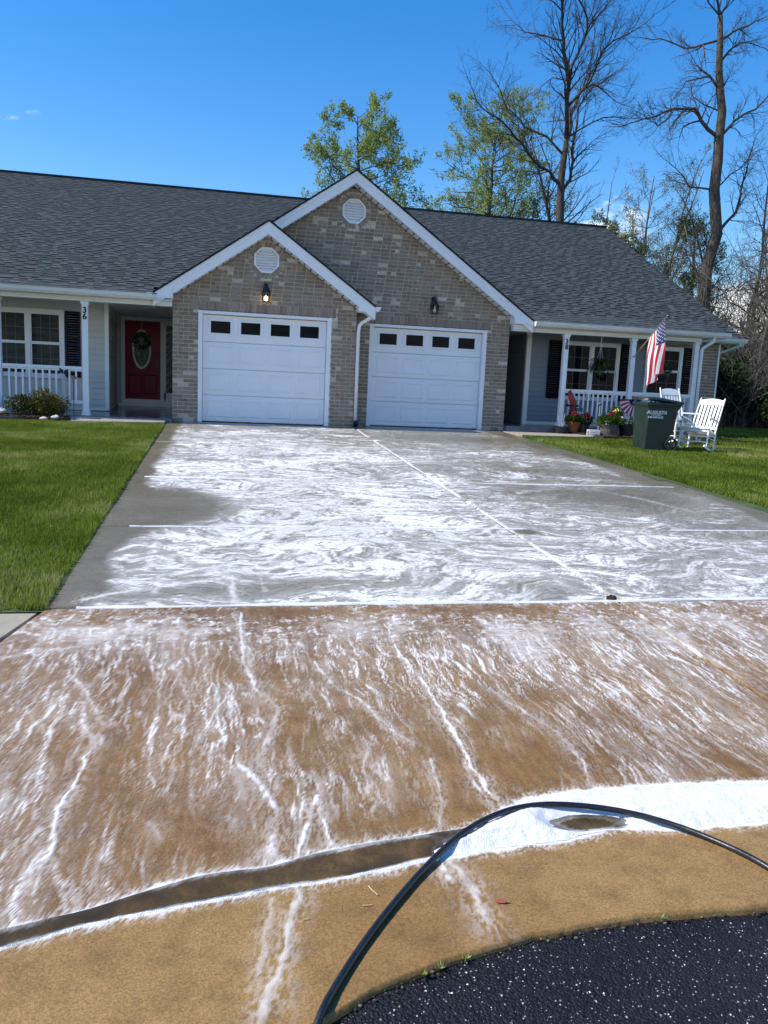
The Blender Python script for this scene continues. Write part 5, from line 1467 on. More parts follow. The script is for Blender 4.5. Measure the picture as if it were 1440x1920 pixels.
# planters in front of the right porch
def pot(t, prof, mat, n=20): mb = MB(); mb.lathe(prof, n); return mb.build('pot', mat, t, smooth=False)
def terracotta():
    x, y = 7.88, 16.84
    t = T('terracotta_pot', 'orange terracotta pot of red flowers under the cardinal ornament', 'planter', (x, y, .035))
    pot(t, [(.10, 0), (.15, .18), (.165, .18), (.168, .235), (.15, .235), (.14, .2)], 'terracotta')
    mb = MB(); foliage(mb, (0, 0, .27), .19, .17, .12, 380, .075, .05); mb.build('foliage', 'leaf_green', t)
    for k in range(7):
        mb = MB(); foliage(mb, (random.uniform(-.14, .14), random.uniform(-.16, 0), .40+random.uniform(-.05, .1)), .045, .045, .035, 34, .032, .03, shell=.1); mb.build('flower', 'petal_red', t)
terracotta()
def barrel():
    x, y = 8.34, 16.06
    t = T('barrel_planter', 'half wooden barrel planter full of yellow green leaves and red blooms', 'planter', (x, y, .0))
    n = 20
    for i in range(n):
        a0, a1 = 2*math.pi*(i+.04)/n, 2*math.pi*(i+.96)/n; mb = MB(); vs = []
        for r, z in ((.165, 0), (.195, .13), (.20, .27)):
            for rr in (r, r-.02):
                for a in (a0, a1): vs.append((rr*math.cos(a), rr*math.sin(a), z))
        mb.add(vs, [(0,1,5,4),(4,5,9,8),(2,6,7,3),(6,10,11,7),(8,9,11,10),(0,4,6,2),(4,8,10,6),(1,3,7,5),(5,7,11,9)])
        mb.build('stave', 'barrel', t)
    mb = MB()
    for z, r in ((.06, .186), (.21, .204)): mb.lathe([(r, z-.014), (r+.004, z-.014), (r+.004, z+.014), (r, z+.014), (r, z-.014)], 28, cap=False)
    mb.build('hoops', 'dark_grey', t)
    mb = MB(); mb.lathe([(.0, .22), (.18, .23)], 20, cap=False); mb.build('soil', 'soil', t)
    mb = MB(); foliage(mb, (0, 0, .33), .27, .22, .12, 620, .085, .05); foliage(mb, (.12, 0, .46), .12, .12, .16, 220, .08, .05); mb.build('foliage', 'leaf_green', t)
    for c, m, k in (((-.06, -.1, .48), 'petal_red', 36), ((.0, -.12, .52), 'petal_red', 26), ((.17, -.13, .40), 'petal_yellow', 22), ((.2, -.12, .42), 'petal_white', 22), ((-.16, -.16, .30), 'petal_white', 10), ((.08, -.1, .58), 'petal_yellow', 18), ((.2, -.05, .5), 'petal_red', 14)):
        mb = MB(); foliage(mb, c, .05, .045, .035, k, .036, .032, shell=.1); mb.build('flower', m, t)
barrel()
def black_pot():
    x, y = 8.80, 16.12
    t = T('black_pot', 'round black plastic pot with low pale green plants right of the barrel', 'planter', (x, y, .0))
    pot(t, [(.14, 0), (.185, .22), (.205, .22), (.21, .27), (.19, .27), (.18, .24)], 'pot_black')
    mb = MB(); foliage(mb, (0, 0, .30), .2, .18, .08, 300, .06, .035); mb.build('foliage', 'leaf_green', t)
    mb = MB(); foliage(mb, (-.1, -.15, .31), .05, .04, .03, 12, .03, .028, shell=.1); mb.build('flower', 'petal_white', t)
black_pot()
def red_flower_tub():
    x, y = 8.10, 16.78
    t = T('dark_tub', 'dark tub of deep red flowers between the terracotta pot and barrel', 'planter', (x, y, .02))
    pot(t, [(.09, 0), (.12, .2), (.125, .22), (.11, .22)], 'pot_black')
    mb = MB(); foliage(mb, (0, 0, .30), .16, .14, .11, 300, .07, .045); mb.build('foliage', 'leaf_dark', t)
    for k in range(4):
        mb = MB(); foliage(mb, (random.uniform(-.1, .12), random.uniform(-.14, 0), .36+random.uniform(0, .08)), .04, .04, .03, 24, .03, .03, shell=.1); mb.build('flower', 'petal_red', t)
red_flower_tub()
def saucer_pot():
    x, y = 7.50, 16.72
    t = T('low_black_pot', 'low black pot with bare stems at the foot of post 38', 'planter', (x, y, .01))
    pot(t, [(.12, 0), (.155, .14), (.165, .15), (.15, .15), (.14, .12)], 'pot_black')
    mb = MB()
    for k in range(7): a = k*.9; mb.tube([(0.03*math.cos(a), .03*math.sin(a), .12), (.09*math.cos(a), .09*math.sin(a), .26+.03*k)], .004, 4)
    mb.build('stems', 'bulb_off', t)
saucer_pot()
mb = MB(); mb.box(-.12, .12, -.09, .09, .12, .135)
t = T('white_crate', 'small white slatted crate in front of the potted red flowers', 'crate', (7.98, 16.06, .0), R(-8)); mb.build('top', 'white', t)
for k in range(3):
    for sy in (-1, 1): mb = MB(); mb.box(-.12, .12, sy*.085-.006, sy*.085+.006, .0+.042*k, .03+.042*k); mb.build('slat', 'white', t)
for sx in (-1, 1):
    for sy in (-1, 1): mb = MB(); mb.box(sx*.105-.012, sx*.105+.012, sy*.072-.006, sy*.072+.006, 0, .119); mb.build('leg', 'white', t)

def cardinal_post():
    x, y = 7.80, 16.86
    t = T('garden_post', 'dark garden post with crossarm and hanging picket fence sign', 'garden ornament', (x, y, .02))
    mb = MB(); mb.box(-.025, .025, -.02, .02, 0, .66); mb.build('post', 'black', t)
    mb = MB(); mb.box(-.14, .15, -.025, .025, .585, .63); mb.ball((-.12, 0, .615), .03, 8, 6); mb.build('crossarm', 'navy', t)
    mb = MB(); mb.box(.03, .27, -.018, .018, .525, .56); mb.box(.03, .27, -.018, .018, .49, .515); mb.build('sign_board', 'green_paint', t)
    for k in range(4):
        mb = MB(); px = .055+k*.062; mb.prism([(px, .30), (px+.035, .30), (px+.035, .46), (px+.0175, .49), (px, .46)], -.03, -.018); mb.build('picket', 'white', t)
    for k in (0, 1): mb = MB(); mb.box(.04+.20*k, .055+.20*k, -.016, -.004, .27, .49); mb.build('sign_leg', 'green_paint', t)
    b = T('cardinal_figure', 'red cardinal bird figure perched on top of the dark garden post', 'bird ornament', (x-.03, y, .68))
    mb = MB(); n = 10
    path = [(-.055, .225), (-.035, .205), (.0, .13), (.05, .03), (.09, -.06), (.13, -.14)]; rad = [.028, .05, .068, .062, .038, .018]
    mb.tube([(p[0], 0, p[1]) for p in path], rad, 12); mb.build('body', 'bird_red', b, smooth=True)
    mb = MB(); mb.ball((-.045, 0, .235), .047, 10, 8); mb.build('head', 'bird_red', b, smooth=True)
    mb = MB(); mb.tube([(-.03, 0, .265), (-.01, 0, .32)], [.024, .003], 6); mb.build('crest', 'bird_red', b)
    mb = MB(); mb.tube([(-.08, 0, .235), (-.118, 0, .225)], [.017, .002], 6); mb.build('beak', 'petal_yellow', b)
    mb = MB(); mb.ball((-.072, -.03, .237), .015, 6, 4); mb.ball((-.08, 0, .215), .02, 6, 4); mb.build('mask', 'black', b)
    mb = MB(); mb.leaf((.0, -.064, .15), (.55, 0, -1), (0, -1, 0), .22, .085); mb.build('wing', 'bird_red', b)
    mb = MB(); mb.obox((.155, 0, -.17), (.5, 0, -1), (0, 1, 0), (1, 0, .5), .075, .024, .008); mb.build('tail', 'bird_red', b)
    mb = MB()
    for s in (-1, 1): mb.tube([(.01, s*.02, .06), (.01, s*.02, -.02)], .006, 5)
    mb.build('legs', 'black', b)
cardinal_post()
def bunting():
    x, y, z = 9.36, 16.90, .82
    t = T('bunting', 'pleated half round flag bunting with red and white stripes on the railing', 'bunting', (x, y, z))
    n = 40; rr = (.02, .16, .42)
    for k, (m, i0) in enumerate((('flag_blue', 0), ('flag_red', 1))):
        pass
    mb = MB()
    for i in range(n+1):
        a = math.pi*(1+i/n); py = -.02*(i % 2)
        for r in (.03, .15, .38): mb.v.append((r*math.cos(a), -.01+py, r*math.sin(a)*1.0))
    for i in range(n):
        for j in (0, 1):
            mb.mat = 2 if j == 0 else (0 if (i//2) % 2 == 0 else 1); mb.face((i*3+j, i*3+3+j, i*3+4+j, i*3+j+1))
    mb.build('cloth', ['flag_red', 'flag_white', 'flag_blue'], t)
    mb = MB(); mb.tube([(-.45, -.01, 0), (.45, -.01, 0)], .008, 6); mb.build('header_tape', 'flag_blue', t)
bunting()
def tub_and_table():
    x, y = 9.12, 15.55
    t = T('basket_stool', 'tan round wooden tub on a dark stand between the rocking chairs', 'tub', (x, y, -.03))
    mb = MB(); mb.lathe([(.01, .38), (.15, .385), (.19, .46), (.20, .55), (.18, .64), (.165, .65), (.15, .64), (.14, .5)], 22); mb.build('tub', 'wood_tan', t, smooth=True)
    mb = MB(); mb.lathe([(.19, .365), (.2, .365), (.2, .39), (.19, .39), (.19, .365)], 22, cap=False)
    for k in range(4): a = k*1.571+.5; mb.tube([(.16*math.cos(a), .16*math.sin(a), .38), (.19*math.cos(a), .19*math.sin(a), 0)], .013, 6)
    mb.build('stand', 'dark_grey', t)
    mb = MB(); mb.lathe([(.02, .16), (.12, .20), (.14, .3), (.1, .33)], 16); mb.build('lower_pot', 'wood_tan', t)
    x, y = 10.65, 16.1
    t = T('side_table', 'small dark metal table behind the free standing rocking chair', 'table', (x, y, lawn_h(x, y)), R(12))
    mb = MB(); mb.box(-.26, .26, -.2, .2, .40, .42); mb.build('table_top', 'dark_grey', t, bevel=.006)
    for sx in (-1, 1):
        for sy in (-1, 1): mb = MB(); mb.tube([(sx*.17, sy*.13, .40), (sx*.20, sy*.17, 0)], .012, 6); mb.build('leg', 'dark_grey', t)
    mb = MB(); mb.tube([(-.16, .05, .42), (-.1, .03, .47), (0, .05, .43), (.1, .0, .425)], .008, 5); mb.build('cord_loop', 'black', t)
    x, y = 10.02, 16.6
    t = T('blue_flowers', 'little blue flower stake beside the corner porch post', 'flowers', (x, y, .0))
    mb = MB()
    for k in range(3): mb.tube([(0, 0, 0), (.03*k-.02, 0, .3), (.06*k-.05, -.02, .62-.1*k)], .006, 5)
    mb.build('stem', 'green_paint', t)
    mb = MB(); foliage(mb, (.02, -.02, .58), .12, .1, .13, 46, .06, .05, shell=.1); mb.build('flower', 'petal_blue', t)
    t = T('garden_stake', 'thin dark plant stake standing against the railing behind the bin', 'stake', (9.98, 16.78, .0))
    mb = MB(); mb.tube([(0, 0, 0), (.0, 0, 1.05)], .008, 6); mb.build('rod', 'black', t)
    mb = MB(); mb.tube([(0, 0, 1.05), (.03, 0, 1.1), (.07, 0, 1.08)], .008, 6); mb.build('hook', 'black', t)
    t = T('wind_globe', 'small pale glass ball on a thin stake behind the barrel planter', 'ornament', (8.33, 16.55, .0))
    mb = MB(); mb.tube([(0, 0, 0), (0, 0, .66)], .006, 5); mb.build('rod', 'bulb_off', t)
    mb = MB(); mb.ball((0, 0, .70), .042, 10, 8); mb.build('ball', 'etched', t, smooth=True)
tub_and_table()

# shrub and small things by the left porch
def shrub(name, label, x, y, rx, ry, rz, n, mat, seed, leafsz=.05, cat='shrub'):
    random.seed(seed)
    t = T(name, label, cat, (x, y, 0.0))
    mb = MB()
    for k in range(16):
        a = random.uniform(0, 6.28); e = random.uniform(.5, 1.4); L = rz*random.uniform(1., 1.7)
        p = Vector((0, 0, 0)); d = Vector((math.cos(a)*math.cos(e)*rx/rz, math.sin(a)*math.cos(e)*ry/rz, math.sin(e))); mb.tube([p, p+d*L*.5, p+d*L*.95+Vector((0, 0, .02))], [.010, .007, .003], 4)
    mb.build('stems', 'bark_dark', t)
    lobes = [(random.uniform(-.55, .55)*rx, random.uniform(-.5, .5)*ry, rz*random.uniform(.5, 1.25), random.uniform(.35, .6)) for _ in range(9)]
    mb = MB()
    for lx, ly, lz, s in lobes:
        tone = random.random()
        for _ in range(n//9):
            v = Vector((random.gauss(0, 1), random.gauss(0, 1), random.gauss(0, 1))).normalized()*random.random()**.4
            q = Vector((lx+v.x*rx*s, ly+v.y*ry*s, max(.03, lz+v.z*rz*s*1.1)))
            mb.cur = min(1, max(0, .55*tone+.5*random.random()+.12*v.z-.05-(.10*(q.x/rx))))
            mb.leaf(q, v+Vector((random.gauss(0, .6), random.gauss(0, .6), random.gauss(.2, .6))), (random.gauss(0, 1), random.gauss(0, 1), 1.2), leafsz*random.uniform(.6, 1.3), leafsz*.55)
    mb.build('foliage', mat, t)
    return t
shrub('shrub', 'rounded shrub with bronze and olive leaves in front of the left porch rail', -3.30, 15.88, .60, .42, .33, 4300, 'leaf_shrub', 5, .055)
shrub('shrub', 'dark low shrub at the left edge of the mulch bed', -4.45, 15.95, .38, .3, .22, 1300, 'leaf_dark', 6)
random.seed(21)
def rock(name, label, x, y, z, s, mat='stone'):
    mb = MB(); mb.ball((0, 0, 0), s, 9, 6, random.uniform(1.1, 1.6), 1, .6)
    mb.v = [tuple(Vector(v)*(1+.18*math.sin(v[0]*40+v[1]*53+v[2]*31))) for v in mb.v]
    o = mb.build(name, mat, smooth=False, label=label, category='stone'); o.location = (x, y, z); return o
rock('stone', 'pale rough stone lying at the mulch edge by the walk', -2.92, 15.53, .04, .065)
rock('stone', 'white flat stone in the bed left of the bronze shrub', -3.95, 15.95, .10, .09)
rock('stone', 'flat cream stone sunk in the lawn edge below the shrub', -3.12, 15.50, .012, .05)
mb = MB(); mb.prismz([(-5.6, 15.40), (-3.62, 15.50), (-3.45, 15.60), (-3.6, 15.66), (-5.6, 15.66)], -.02, .03); mb.build('slate_edging', 'dark_grey', label='dark flat slate edging along the front of the mulch bed', category='edging', bevel=.006)
t = T('garden_stake', 'copper butterfly on a thin stake in front of the left railing', 'stake', (-2.68, 16.02, .02))
mb = MB(); mb.tube([(0, 0, 0), (0, 0, .74)], .006, 5); mb.build('rod', 'black', t)
mb = MB(); mb.leaf((0, 0, .72), (1, 0, .7), (0, -1, .3), .09, .06); mb.leaf((0, 0, .72), (-.5, 0, 1), (0, -1, .3), .09, .06); mb.tube([(0, -.005, .68), (0, -.005, .78)], .010, 5); mb.build('butterfly', 'wood_tan', t)
t = T('tall_ornament', 'slim white stake ornament standing behind the bronze shrub', 'ornament', (-2.86, 16.08, .02))
mb = MB(); mb.tube([(0, 0, 0), (.0, 0, .4), (-.01, 0, .82)], [.02, .03, .035], 8); mb.build('stem', 'stone', t, smooth=True)
mb = MB(); mb.leaf((0, -.03, .8), (-.6, 0, 1), (0, -1, 0), .15, .08); mb.leaf((0, -.03, .8), (.7, 0, .8), (0, -1, 0), .14, .08); mb.build('wings', 'navy', t)

# the hose, lying in an arc over the suds and the edge of the road
def hose():
    P = [(-.35, -1.2, -.725), (-.22, .0, -.725), (-.02, .95, -.722), (.13, 1.40, -.722), (.205, 1.59, -.72)]
    arc = HOSE_ARC
    pts = P+[(x, y, gz(x, y)+.0105+h) for x, y, h in arc]+[(1.86, 1.90, -.712), (1.93, 1.6, -.725), (2.1, .9, -.725), (2.3, -1., -.735)]
    V = [Vector(p) for p in pts]; sm = []
    for i in range(len(V)-1):
        p0, p1, p2, p3 = V[max(i-1, 0)], V[i], V[i+1], V[min(i+2, len(V)-1)]
        for k in range(8):
            u = k/8; sm.append(.5*((2*p1)+(p2-p0)*u+(2*p0-5*p1+4*p2-p3)*u*u+(3*p1-p0-3*p2+p3)*u**3))
    sm.append(V[-1])
    mb = MB(); mb.tube(sm, .0102, 14); mb.build('hose', 'hose', smooth=True, label='black pressure washer hose arching over the suds in the foreground', category='hose')
HOSE_ARC = [(.257,1.689,.0),(.31,1.785,.0),(.404,1.928,.0),(.53,2.094,.002),(.673,2.261,.005),(.821,2.396,.015),(.967,2.484,.02),(1.106,2.529,.021),(1.253,2.529,.02),(1.439,2.476,.018),(1.6,2.381,.010),(1.719,2.241,.001),(1.785,2.081,.0)]
hose()
# small litter on the concrete
def litter():
    z = gz(.85, 2.053)+.004
    mb = MB(); b = [(-.022, 0, .002), (-.008, .007, .006), (.010, .006, .004), (.022, .001, .009), (.008, -.006, .002), (-.010, -.006, .0)]
    mb.add(b, [(0, 1, 2, 3, 4, 5)]); o = mb.build('fallen_leaf', 'leaf_brown', label='single reddish brown dead leaf on the wet apron', category='leaf'); o.location = (.851, 2.053, z); o.rotation_euler = (0, 0, -.3)
    for p, lab in ((((.470, 2.20), (.477, 2.178), (.49, 2.15)), 'bent pale twig on the brown concrete, nearest the hose'), (((.435, 2.107), (.452, 2.105), (.465, 2.106)), 'short straight pale twig left of the hose'), (((.255, 2.07), (.266, 2.071), (.275, 2.074)), 'tiny pale twig by the thin foam trickle')):
        mb = MB(); mb.tube([(x, y, gz(x, y)+.005) for x, y in p], .0014, 5); mb.build('twig', 'straw', label=lab, category='twig', group='twigs on the apron')
    mb = MB(); mb.ball((0, 0, 0), .03, 8, 6, 1.2, .9, .7)
    mb.v = [tuple(Vector(v)*(1+.25*math.sin(v[0]*170+v[1]*153))) for v in mb.v]
    o = mb.build('clod', 'soil', label='small dark clod of dirt where the slab joints cross', category='clod'); o.location = (2.715, 4.98, gz(2.7, 4.98)+.012)
    for i, (x, y) in enumerate(((.545, 1.822), (.595, 1.838), (.675, 1.862), (1.31, 1.93))):
        mb = MB()
        for k in range(12):
            a = random.uniform(0, 6.28); mb.cur = random.uniform(.6, 1); mb.leaf((x+random.gauss(0, .004), y-.008, gz(x, y)-.014), (math.cos(a), math.sin(a), random.uniform(.5, 1.6)), (random.gauss(0, 1), random.gauss(0, 1), 1), random.uniform(.012, .026), .005)
        mb.build('weed', 'leaf_spring', label='tiny green weed at the asphalt edge, '+('leftmost of the four', 'second from the left', 'third from the left, under the hose arch', 'farthest right of the four')[i], category='weed', group='weeds along the asphalt edge')
litter()

# ------------------------------------------------------------------ trees
def wander(p, d, L, n, wob, trop):
    pts = [p.copy()]; d = d.normalized()
    for i in range(n):
        d = (d+Vector((random.gauss(0, wob), random.gauss(0, wob), random.gauss(0, wob)+trop))).normalized()
        p = p+d*(L/n); pts.append(p.copy())
    return pts, d
def grow(mb, p, d, L, r, lev, prm, tips, base=False):
    n = prm['seg'][min(lev, len(prm['seg'])-1)]
    pts, dd = wander(p, d, L, n, prm['wob'], prm['trop'])
    rad = [r*(1-.75*i/n) for i in range(n+1)]
    mb.tube(pts, rad, 8 if r > .09 else (5 if r > .03 else 3), cap=False)
    if lev >= prm['lev']:
        tips.append((pts, dd)); return
    k = prm['kids'][min(lev, len(prm['kids'])-1)]
    for i in range(k):
        t = prm['t0']+(1-prm['t0'])*(i+random.random())/k if lev else .35+.65*(i+random.random())/k
        j = min(n-1, int(t*n)); q = pts[j].lerp(pts[j+1], t*n-j); ax = (pts[j+1]-pts[j]).normalized()
        a = random.uniform(0, 6.283); s = ax.cross(Vector((math.cos(a), math.sin(a), .3)))
        if s.length < .01: continue
        s.normalize(); sp = random.uniform(*prm['spread'])
        cd = (ax*math.cos(sp)+s*math.sin(sp)).normalized()
        grow(mb, q, cd, L*prm['shrink']*random.uniform(.6, 1.15)*(1.15-.45*t), max(.004, rad[j]*random.uniform(.45, .7)), lev+1, prm, tips)
    tips.append(([pts[-2], pts[-1]], dd))
def leaves_on(mb, tips, per, l, w, drop=.0, keep=1.):
    for pts, d in tips:
        if random.random() > keep: continue
        tone = random.random()
        for _ in range(per):
            i = random.randrange(len(pts)-1); q = pts[i].lerp(pts[i+1], random.random())+Vector((random.gauss(0, .07), random.gauss(0, .07), random.gauss(0, .07)))
            mb.cur = min(1, max(0, .55*tone+.45*random.random()))
            mb.leaf(q, d*.5+Vector((random.gauss(0, .7), random.gauss(0, .7), random.gauss(-drop, .6))), (random.gauss(0, 1), random.gauss(0, 1), 1), l*random.uniform(.6, 1.3), w)
BARE = dict(seg=[9, 6, 5, 4, 3], wob=.13, trop=.03, lev=4, kids=[12, 6, 5, 3], t0=.25, spread=(.45, 1.0), shrink=.50)
def traced_tree(name, label, Y, trunk, limbs, r0, seed, mat, prm, r_of, twigL):
    random.seed(seed)
    bx = trunk[0][0]; t = empty(name, (bx, Y, 0), label=label, category='tree', group='bare trees behind the house')
    w = lambda x, z, dy=0: Vector((x-bx, dy, z))
    mb = MB(); base = [w(trunk[0][0]-.05, -.3), w(trunk[0][0], trunk[0][1]*.5)]; pts = base+[w(x, z) for x, z in trunk]
    n = len(pts); mb.tube(pts, [r0*(1.3-.85*i/(n-1)) for i in range(n)], 14); mb.build('trunk', mat, t, smooth=True)
    depth = {}
    for li, L in enumerate(limbs):
        k = len(L); a = depth.get(L[0], 0.); sl = random.uniform(-.55, .55); lenpx = sum(math.dist(L[i], L[i+1]) for i in range(k-1))
        rr = r_of(li, lenpx); P = []; s = 0
        for i, (x, z) in enumerate(L):
            if i: s += math.dist(L[i-1], L[i])
            dy = a+sl*s; depth[(x, z)] = dy; P.append(w(x, z, dy))
        sm = [P[0]]
        for i in range(k-1):
            m = P[i].lerp(P[i+1], .5)+Vector((random.gauss(0, .05), random.gauss(0, .05), random.gauss(0, .05)))*(.5+lenpx*.06); sm += [m, P[i+1]]
        q = len(sm); rad = [rr*(1-.70*i/(q-1)) for i in range(q)]
        mb = MB(); mb.tube(sm, rad, 8); limb = mb.build('limb', mat, t, smooth=True)
        mb = MB(); tips = []
        nb = max(5, int(lenpx*5.2))
        for i in range(nb):
            u = .12+.88*(i+random.random())/nb; j = min(q-2, int(u*(q-1))); p = sm[j].lerp(sm[j+1], u*(q-1)-j); ax = (sm[j+1]-sm[j]).normalized()
            an = random.uniform(0, 6.283); side = ax.cross(Vector((math.cos(an), math.sin(an), .2))).normalized(); sp = random.uniform(.4, 1.05)
            grow(mb, p, ax*math.cos(sp)+side*math.sin(sp)+Vector((0, 0, .15)), twigL*random.uniform(.5, 1.15)*(1.1-.4*u), max(.012, rad[j]*.45), 2, prm, tips)
        grow(mb, sm[-1], (sm[-1]-sm[-2]), twigL, rad[-1], 2, prm, tips)
        mb.build('twigs', mat, limb, kind='stuff')
    return t
A_TRUNK = [(14.49,8.03),(14.39,10.08),(14.47,11.23),(14.5,11.79)]
A_LIMBS = [[(14.5,11.79),(14.16,12.81),(14.0,13.67),(13.69,14.2),(13.32,14.85),(12.97,15.68),(12.78,16.58),(12.6,17.62)],
[(14.5,11.79),(14.71,12.22),(14.75,12.88),(15.15,13.65),(15.46,14.24),(15.99,14.47),(16.57,14.37)],[(14.0,13.67),(14.22,14.73),(14.47,15.56),(14.19,16.29),(13.79,16.78),(13.54,17.44)],
[(14.47,15.56),(14.92,16.16),(15.58,16.95),(16.03,17.67)],[(14.16,12.81),(14.94,13.77),(15.3,14.94),(15.64,15.3),(16.6,15.82)],
[(14.44,9.25),(14.81,10.12),(14.87,10.94),(14.84,11.76),(14.93,13.07),(15.49,13.92),(16.19,14.41)],[(14.36,9.9),(13.69,10.26),(12.74,10.49),(11.99,10.98),(11.34,11.28),(10.62,11.57),(9.86,11.72)],
[(14.41,11.11),(13.64,11.79),(12.62,12.09),(12.13,12.59),(11.67,13.03),(11.29,13.76)],[(13.32,14.85),(12.59,15.08),(11.87,15.24),(11.39,15.73)],[(14.54,11.82),(15.43,12.39),(16.17,12.55),(16.88,12.45)],
[(14.0,13.67),(13.31,13.78),(12.86,13.41)],[(15.46,14.24),(15.75,15.12),(16.02,16.21),(16.16,17.27)],[(12.97,15.68),(12.29,16.15),(11.67,16.68)]]
B_TRUNK = [(20.53,4.37),(20.52,6.62),(20.84,7.99),(20.5,9.77),(20.53,10.98),(20.48,11.85),(20.5,12.88),(20.3,13.72),(20.15,14.55),(20.07,15.63),(19.96,16.53)]
B_LIMBS = [[(19.96,16.53),(19.67,16.89),(19.25,17.34)],[(20.48,11.85),(19.6,12.47),(19.28,12.92),(18.36,12.82),(17.5,12.41),(16.71,12.16)],[(18.36,12.82),(17.97,12.3),(17.45,11.93),(16.94,12.04)],
[(19.6,12.47),(18.98,12.26),(18.93,11.86)],[(20.3,13.72),(19.77,14.21),(19.08,14.59)],[(19.77,14.21),(18.95,14.04),(18.73,13.62)],[(20.07,15.63),(19.45,15.47),(18.8,15.33),(17.86,15.73),(17.31,15.75)],
[(19.45,15.47),(19.45,14.63)],[(20.07,15.63),(20.75,16.1),(21.55,16.51),(22.38,17.0)],[(20.15,14.55),(20.58,15.3),(21.17,15.72),(22.11,15.69)],[(20.48,11.85),(21.0,12.53),(21.8,13.02),(22.66,14.0)],
[(20.3,13.72),(20.48,13.9),(20.66,14.24)],[(20.5,9.77),(21.25,10.49),(21.95,11.03),(22.47,11.6)],[(19.96,16.53),(20.2,16.96),(20.41,17.59)],[(19.96,16.53),(19.3,16.88),(19.02,17.21)],
[(20.5,9.77),(19.44,9.83),(19.11,10.29),(18.46,10.78)],[(20.84,7.99),(21.75,8.99),(21.99,10.15),(22.2,10.73),(22.44,11.81)],[(20.5,12.88),(19.86,13.23),(19.46,13.64)]]
def tree_group():
    BA = dict(BARE); BA['kids'] = [0, 0, 6, 5]; BA['lev'] = 4
    traced_tree('bare_tree', 'tall bare tree with forked trunk rising behind the right roof ridge', 34, A_TRUNK, A_LIMBS, .20, 31, 'bark_dark', BA, lambda i, L: (.10, .09, .065, .04, .065, .08, .075, .055, .04, .04, .03, .04, .03)[i], 1.9)
    BB = dict(BARE); BB['kids'] = [0, 0, 6, 4]; BB['wob'] = .2; BB['trop'] = .01
    traced_tree('bare_tree', 'tall thick trunked bare tree with broken stubs at the far right', 32, B_TRUNK, B_LIMBS, .235, 32, 'bark', BB, lambda i, L: (.075, .085, .045, .04, .07, .04, .055, .04, .06, .055, .065, .05, .035, .055, .04, .045, .07, .04)[i], 1.4)
    def proc(name, label, x, y, h, r, seed, bark_, prm, leafm=None, per=0, lsz=.1, keep=1., stems=1, lean=(0, 0), grp=None, t1=.30, crown=.5):
        random.seed(seed)
        t = empty(name, (x, y, 0), label=label, category='tree', group=grp or 'trees behind the house')
        tb, bb, tips = MB(), MB(), []
        for s in range(stems):
            a = random.uniform(0, 6.283); off = Vector((math.cos(a)*.25*(s > 0), math.sin(a)*.25*(s > 0), -.2))
            d = Vector((lean[0]+random.gauss(0, .07), lean[1]+random.gauss(0, .07), 1))
            hh = h*random.uniform(.85, 1.) if s else h
            pts, dd = wander(off, d, hh, 12, .055, .03); rad = [r*(1-.9*i/12)+.012 for i in range(13)]; tb.tube(pts, rad, 8)
            nk = prm['n']
            for i in range(nk):
                u = t1+(1-t1)*(i+random.random())/nk; j = min(11, int(u*12)); p = pts[j].lerp(pts[j+1], u*12-j)
                a = random.uniform(0, 6.283); el = random.uniform(*prm['el']); d = Vector((math.cos(a)*math.cos(el), math.sin(a)*math.cos(el), math.sin(el)))
                L = h*crown*(1.15-u)**.6*random.uniform(.6, 1.1)+.3; grow(bb, p, d, L, max(.015, rad[j]*.5), prm['start'], prm, tips)
        tb.build('trunk', bark_, t, smooth=True); bb.build('branches', bark_, t)
        if leafm:
            lb = MB(); leaves_on(lb, tips, per, lsz, lsz*.55, .1, keep); lb.build('leaves', leafm, t, kind='stuff')
        return t
    LF = dict(seg=[7, 5, 4, 3, 2], wob=.13, trop=.03, lev=4, kids=[6, 5, 5, 4], t0=.2, spread=(.4, .95), shrink=.52, n=44, el=(-.15, .75), start=1)
    LF2 = dict(LF); LF2['n'] = 50; LF2['el'] = (-.2, .8)
    proc('leafing_tree', 'young green leafing tree just behind the higher brick gable', 7.35, 41, 14.0, .16, 41, 'bark_dark', LF, 'leaf_spring', 5, .12, .9, crown=.34, t1=.45)
    proc('leafing_tree', 'green leafing tree with spreading crown right of the gable', 14.7, 42, 16.4, .21, 42, 'bark_dark', LF2, 'leaf_spring', 5, .12, .9, crown=.37, t1=.42, lean=(-.01, 0))
    ST = dict(seg=[8, 6, 5, 4, 3], wob=.09, trop=.06, lev=4, kids=[5, 4, 4, 3], t0=.2, spread=(.3, .7), shrink=.5, n=17, el=(.35, 1.2), start=1)
    proc('bare_tree', 'dark straight bare tree right of the forked tree over the ridge', 18.9, 40, 14.5, .20, 43, 'bark_dark', ST, crown=.30, t1=.55, grp='bare trees behind the house')
    proc('bare_sapling', 'thin bare sapling left of the forked tree, standing behind the green crown', 9.4, 42, 11.9, .05, 44, 'bark', ST, 'leaf_bud', 1, .08, .3, crown=.25, grp='bare saplings over the ridge')
    for i, (x, y, h, lab) in enumerate(((14.9, 43, 11.2, 'bare sapling close to the left of the forked trunk'), (16.7, 44, 12.0, 'bare sapling just right of the green spreading crown'), (18.0, 42, 11.5, 'thin bare sapling between the forked tree and the straight tree'), (20.2, 43, 12.6, 'thin bare sapling close right of the straight dark tree'))):
        proc('bare_sapling', lab, x, y, h, .055, 50+i, 'bark', ST, crown=.24, grp='bare saplings over the ridge')
    BU = dict(ST); BU['n'] = 17; BU['kids'] = [5, 5, 4, 3]; BU['el'] = (.1, 1.1)
    proc('budding_tree', 'pale budding tree with several stems above the right roof slope', 20.6, 37, 12.4, .09, 60, 'bark_pale', BU, 'leaf_bud', 2, .08, .5, stems=5, crown=.2)
